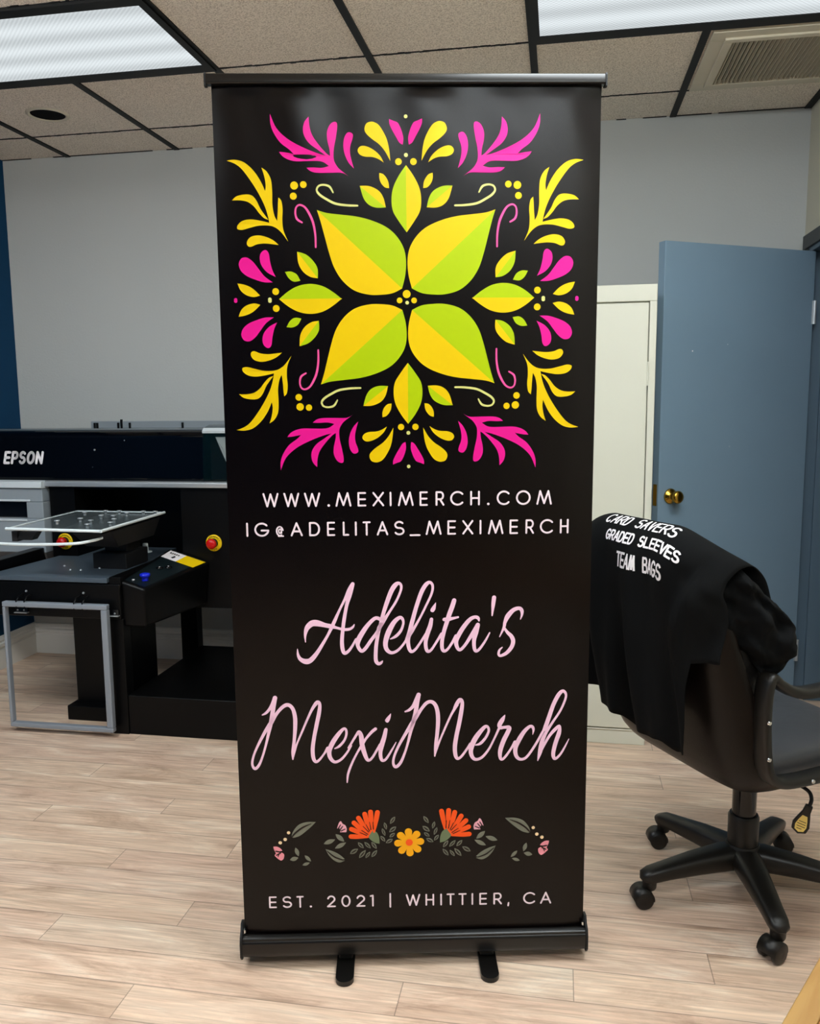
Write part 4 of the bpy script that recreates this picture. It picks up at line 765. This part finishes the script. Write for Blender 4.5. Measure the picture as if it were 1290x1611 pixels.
mc = MB(); mc.box((-.12, -.09, .395), (.12, .09, .432)); mc.build('tilt_mechanism', M['black_metal'], CH, bevel=.008)
se = MB()
superloft(se, [((x, 0, z), (0, 1, 0), (0, 0, 1), hw, ht) for x, z, hw, ht in ((-.23, .475, .20, .03), (-.2, .478, .235, .042), (-.1, .483, .25, .05), (.08, .487, .253, .052), (.2, .487, .25, .05), (.255, .475, .235, .042), (.275, .465, .19, .025))], 32, 5)
sp_ = se
se.build('seat', M['leather_grey'], CH, sub=1)
bk = MB(); prof = [(-.215, .455), (-.235, .52), (-.262, .62), (-.292, .74), (-.318, .86), (-.345, .97), (-.358, 1.03), (-.362, 1.06)]
hws = [.20, .245, .255, .258, .255, .245, .225, .18]; hts = [.03, .045, .05, .05, .048, .045, .036, .02]
stn = []
for i, (x, z) in enumerate(prof):
    a = prof[max(i - 1, 0)]; b = prof[min(i + 1, len(prof) - 1)]; tx, tz = b[0] - a[0], b[1] - a[1]
    stn.append(((x, 0, z), (0, 1, 0), (tz, 0, -tx), hws[i], hts[i]))
superloft(bk, stn, 40, 4.5, 0, [.03, .05, .06, .055, .045, .035, .028, .02]); bk.build('backrest', M['leather'], CH, sub=1)
# one-piece shell behind the back and under the seat
sh = MB(); prof = [(.22, .432), (.08, .430), (-.1, .427), (-.19, .432), (-.24, .452), (-.272, .50), (-.30, .58), (-.326, .68), (-.353, .80), (-.377, .92), (-.392, 1.0), (-.398, 1.04)]
hws = [.18, .225, .25, .265, .275, .28, .282, .28, .27, .257, .235, .19]
stn = []
for i, (x, z) in enumerate(prof):
    a = prof[max(i - 1, 0)]; b = prof[min(i + 1, len(prof) - 1)]; tx, tz = b[0] - a[0], b[1] - a[1]
    stn.append(((x, 0, z), (0, 1, 0), (tz, 0, -tx), hws[i], .019))
superloft(sh, stn, 40, 5, 0, [.01, .015, .03, .05, .065, .075, .078, .07, .055, .04, .03, .02]); shell = sh.build('back_shell', mat('shell_leather', (.0045, .0028, .002), .36, bump=.12, bscale=160, spec=.25), CH, sub=1)
for s in (-1, 1):
    y = s * .292
    pts = [(-.235, .755), (-.205, .738), (-.165, .715), (-.11, .703), (0, .706), (.12, .708), (.19, .695), (.225, .65), (.222, .58), (.19, .52), (.12, .492), (0, .487), (-.12, .485), (-.19, .492), (-.225, .52), (-.24, .58), (-.246, .68)]
    am = MB(); am.tube(spline([(x, y, z) for x, z in pts], 5, True), .026, .014, seg=14, closed=True, up=(0, 1, 0), pw=3) if False else am.tube(spline([(x, y, z) for x, z in pts], 5, True), .013, .024, seg=14, closed=True, up=(0, 1, 0), pw=3)
    a_ = am.build('armrest', M['plastic'], CH)
    for x, z in ((-.247, .655), (-.242, .565), (.05, .487), (-.1, .486)):
        b = MB(); b.lathe([(.0055, 0), (.0045, .003)], 12, Matrix.Translation((x, y + s * .023, z)) @ Matrix.Rotation(-s * PI / 2, 4, 'X')); b.build('screw', M['chrome'], a_)
lv = MB(); lv.tube(spline([(-.02, -.06, .405), (.0, -.15, .40), (.012, -.20, .392), (.012, -.215, .375), (.006, -.215, .355)], 5), .005, seg=10)
lever = lv.build('tilt_lever', M['black_metal'], CH)
# flat teardrop grip with a yellow sticker
gp_ = MB(); gpts = [(-.009, .0), (-.010, -.02), (-.016, -.04), (-.021, -.058), (-.018, -.076), (0, -.085), (.018, -.076), (.021, -.058), (.016, -.04), (.010, -.02), (.009, 0)]
camdir = Matrix.Translation((.006, -.215, .358)) @ rotz(-PHI + math.radians(-15)) @ Matrix.Rotation(.30, 4, 'Y')
n_ = len(gpts); vs = [camdir @ Vector((x, y, z)) for y in (-.005, .005) for x, z in gpts]
gp_.add(vs, [tuple(range(n_)), tuple(range(n_, 2 * n_))[::-1]] + [(i, (i + 1) % n_, n_ + (i + 1) % n_, n_ + i) for i in range(n_)])
gp_.build('lever_grip', M['plastic'], lever, bevel=.002)
st_ = MB(); iks = Ink(st_, lambda u, v, l: camdir @ Vector((u, -.0056 - .0004 * l, v)))
iks.poly([(-.006, -.03), (-.011, -.045), (-.014, -.06), (-.011, -.073), (0, -.078), (.011, -.073), (.014, -.06), (.011, -.045), (.006, -.03)], 0, 0)
for k, (a, b) in enumerate(((-.008, .008), (-.010, .009), (-.009, .010), (-.007, .004))): iks.line([(a, -.048 - .007 * k), (b, -.047 - .007 * k)], .0018, 1, 1)
o = st_.build('sticker', [mat('sticker_yellow', 'e2c46a', .5), M['black_matte']], lever, recalc=False); o['label'] = 'yellow instruction sticker'

# ------------------------------------------------------------------ t-shirt over the chair back
TS = empty('t_shirt', (.53, 2.36, 0), PHI); tag(TS, 'black cotton t-shirt with white back print draped over the office chair', 'shirt')
PATH = [(-.275, .93), (-.30, 1.0), (-.325, 1.062), (-.365, 1.098), (-.412, 1.088), (-.440, 1.045), (-.447, .98), (-.442, .90), (-.432, .81), (-.418, .71), (-.402, .62), (-.385, .53)]
PS = spline(PATH, 8); NP_ = len(PS) - 1
def hem(s):      # how far down the path each strip of cloth hangs
    pts = [(-.34, .89), (-.19, .915), (-.172, .948), (-.045, .953), (-.02, .975), (.12, .962), (.145, .988), (.19, .968), (.212, .94), (.226, .86), (.236, .72), (.34, .66)]
    for (a, b), (c, d) in zip(pts, pts[1:]):
        if s <= c: return b + (d - b) * (s - a) / (c - a)
    return pts[-1][1]
def shirt_pt(s, t):
    """s across the back (+ = near side), t along the path 0..1"""
    k = min(max(t, 0), .9999) * NP_; i = int(k); f = k - i
    x = PS[i][0] + (PS[i + 1][0] - PS[i][0]) * f; z = PS[i][1] + (PS[i + 1][1] - PS[i][1]) * f
    a = abs(s); e = max(0, a - .12) / .18
    lower = min(1, max(0, (t - .4) / .4))
    z -= .085 * e ** 1.6 * (1 - .5 * lower)
    x += (.075 * e ** 2.6) * (1 - .25 * lower) + .012 * (a / .25) ** 2
    fold = .016 * lower * (math.sin(s * 38 + 1.2 * math.sin(t * 5)) + .5 * math.sin(s * 71 + 2 + t * 4)) + .004 * noise.noise(Vector((s * 14, t * 9, 3.1)))
    cr = min(1, max(0, (s - .15) / .08)) * math.exp(-((t - .56) / .16) ** 2)
    x -= fold + cr * (.016 * math.sin(s * 60 + t * 22) + .012 * noise.noise(Vector((s * 30, t * 16, 7.7))))
    y = -s * (1 - .05 * lower) if a < .27 else -math.copysign(.27 + (a - .27) * .55, s)
    return Vector((x, y, z))
ss = [-.31 + .60 * i / 72 for i in range(73)]; nt = 60
sm = MB(); vs = []
for s in ss:
    hm = hem(s)
    for j in range(nt + 1): vs.append(shirt_pt(s, hm * j / nt))
sm.add(vs, [(i * (nt + 1) + j, (i + 1) * (nt + 1) + j, (i + 1) * (nt + 1) + j + 1, i * (nt + 1) + j + 1) for i in range(72) for j in range(nt)], 0, True)
body = sm.build('shirt_body', M['cotton'], TS)
so = body.modifiers.new('thick', 'SOLIDIFY'); so.thickness = .003; so.offset = 0
# printed words on the back
def on_shirt(s, t):
    p = shirt_pt(s, t); n_ = (shirt_pt(s + .004, t) - shirt_pt(s - .004, t)).cross(shirt_pt(s, t + .004) - shirt_pt(s, t - .004)).normalized()
    if n_.x > 0: n_ = -n_
    return p + n_ * .0032
WORDS = [('CARD SAVERS', -.10, .165, .318, .378, .0052), ('GRADED SLEEVES', -.068, .203, .414, .453, .0052), ('TEAM BAGS', -.004, .168, .492, .537, .0054)]
tm = MB()
for txt, s0, s1, t0, t1, wd in WORDS:
    step = (s1 - s0) / len(txt); kk = .0625
    ikw = Ink(tm, lambda u, v, l, t1=t1: on_shirt(u, t1 - v))
    hgt = (t1 - t0)
    for i, ch in enumerate(txt):
        if ch == ' ': continue
        a = s0 + step * i
        # strokes in metres across, path fraction down: path is about 0.72 long
        du, PL = step * .74, .66
        for stv in GL[ch]:
            q = [(a + x * du, y * hgt) for x, y in stv]
            q2 = []
            for (xa, ya), (xb, yb) in zip(q, q[1:]):
                m_ = 3
                q2 += [(xa + (xb - xa) * g_ / m_, ya + (yb - ya) * g_ / m_) for g_ in range(m_)]
            q2.append(q[-1])
            L_, R_2 = [], []
            for (xa, ya), (xb, yb) in zip(q2, q2[1:]):
                dx, dy = xb - xa, (yb - ya) * PL; l_ = math.hypot(dx, dy) or 1; nx, ny = -dy / l_ * wd / 2, dx / l_ * wd / 2 / PL
                ex, ey = dx / l_ * wd * .3, dy / l_ * wd * .3 / PL
                tm.add([on_shirt(*c) for c in ((xa - ex + nx, t1 - (ya - ey + ny)), (xb + ex + nx, t1 - (yb + ey + ny)), (xb + ex - nx, t1 - (yb + ey - ny)), (xa - ex - nx, t1 - (ya - ey - ny)))], [(3, 2, 1, 0)])
o = tm.build('back_print', M['white_ink'], body, recalc=False); o['label'] = 'white printed words'
# sleeves
def sleeve(sg, st):
    b = MB(); seg = 72; vs = []
    for k, (x, s, z, hh, th, lean) in enumerate(st):
        for q in range(seg):
            a = 2 * PI * q / seg; c, d = math.cos(a), math.sin(a)
            fo = 1 + .13 * math.sin(a * 5 + k * .3) + .08 * math.sin(a * 9 + k * .2)
            p = Vector((x + lean * hh * d, -sg * (s + th * c * fo), z + hh * d * (1 + .04 * math.sin(a * 7 + k))))
            cr = min(1, k / 6) * (.016 * math.sin(p.x * 95 + p.z * 60 + 2 * math.sin(p.z * 40)) * .5 + .02 * noise.noise(p * 22) + .008 * noise.noise(p * 55))
            vs.append(p + Vector((-.4, -sg * .9, .15)) * cr)
    n_ = len(st)
    b.add(vs, [(i * seg + q, i * seg + (q + 1) % seg, (i + 1) * seg + (q + 1) % seg, (i + 1) * seg + q) for i in range(n_ - 1) for q in range(seg)], 0, True)
    b.add(vs, [tuple(range((n_ - 1) * seg, n_ * seg))], 0)
    return b.build('sleeve', M['cotton'], TS)
stR = spline([(-.37, .16, .98, .09, .03, .0), (-.335, .205, .95, .108, .042, 0), (-.29, .25, .91, .10, .045, -.1), (-.235, .272, .855, .102, .042, -.15), (-.19, .288, .848, .062, .034, -.2), (-.172, .295, .855, .02, .014, -.2)], 9)
sleeve(1, stR)
stL = spline([(-.37, .17, .985, .085, .04, .0), (-.34, .245, .93, .11, .05, 0), (-.31, .29, .85, .12, .05, 0), (-.30, .31, .77, .10, .05, 0), (-.295, .315, .70, .06, .045, 0)], 4)
sleeve(-1, stL)

# ------------------------------------------------------------------ wooden desk, its corner edge in the foreground
def wood_mat(nm, c0, c1):
    m = mat(nm, c0, .38); nt = m.node_tree; N = nt.nodes; L = nt.links
    tc = N.new('ShaderNodeTexCoord'); mp = N.new('ShaderNodeMapping'); mp.inputs['Scale'].default_value = (1.5, 14, 14); L.new(tc.outputs['Object'], mp.inputs[0])
    n = N.new('ShaderNodeTexNoise'); n.inputs['Scale'].default_value = 4; n.inputs['Detail'].default_value = 6; n.inputs['Distortion'].default_value = .8; L.new(mp.outputs[0], n.inputs[0])
    r = N.new('ShaderNodeValToRGB'); r.color_ramp.elements[0].position = .3; r.color_ramp.elements[0].color = lin(c0); r.color_ramp.elements[1].position = .7; r.color_ramp.elements[1].color = lin(c1); L.new(n.outputs[0], r.inputs[0]); L.new(r.outputs[0], N['Principled BSDF'].inputs['Base Color'])
    return m
M['wood'] = wood_mat('oak_band', '88602f', '9c7843'); M['wood2'] = wood_mat('oak_top', '7a4a20', '8e5c2a')
DA = math.atan2(1.046 - .914, .334 - .255)
DK = empty('desk', (.255, .914, 0), DA); tag(DK, 'honey oak wooden desk with only its corner edge at lower right', 'desk')
# local x runs along the visible edge, -y is the desk side
t = MB(); t.box((-.6, -.031, .672), (.75, 0, .70)); t.build('edge_band', M['wood'], DK, bevel=.002)
MB().box((-.6, -.46, .672), (.75, -.0312, .6995)).build('top', M['wood2'], DK, bevel=.001)
for x in (-.55, .70):
    for y in (-.06, -.42):
        if x > 0 or y < -.1: MB().box((x - .025, y - .025, 0), (x + .025, y + .025, .672)).build('leg', M['wood'], DK, bevel=.003)
MB().box((-.55, -.43, .60), (.70, -.41, .672)).build('apron', M['wood'], DK)
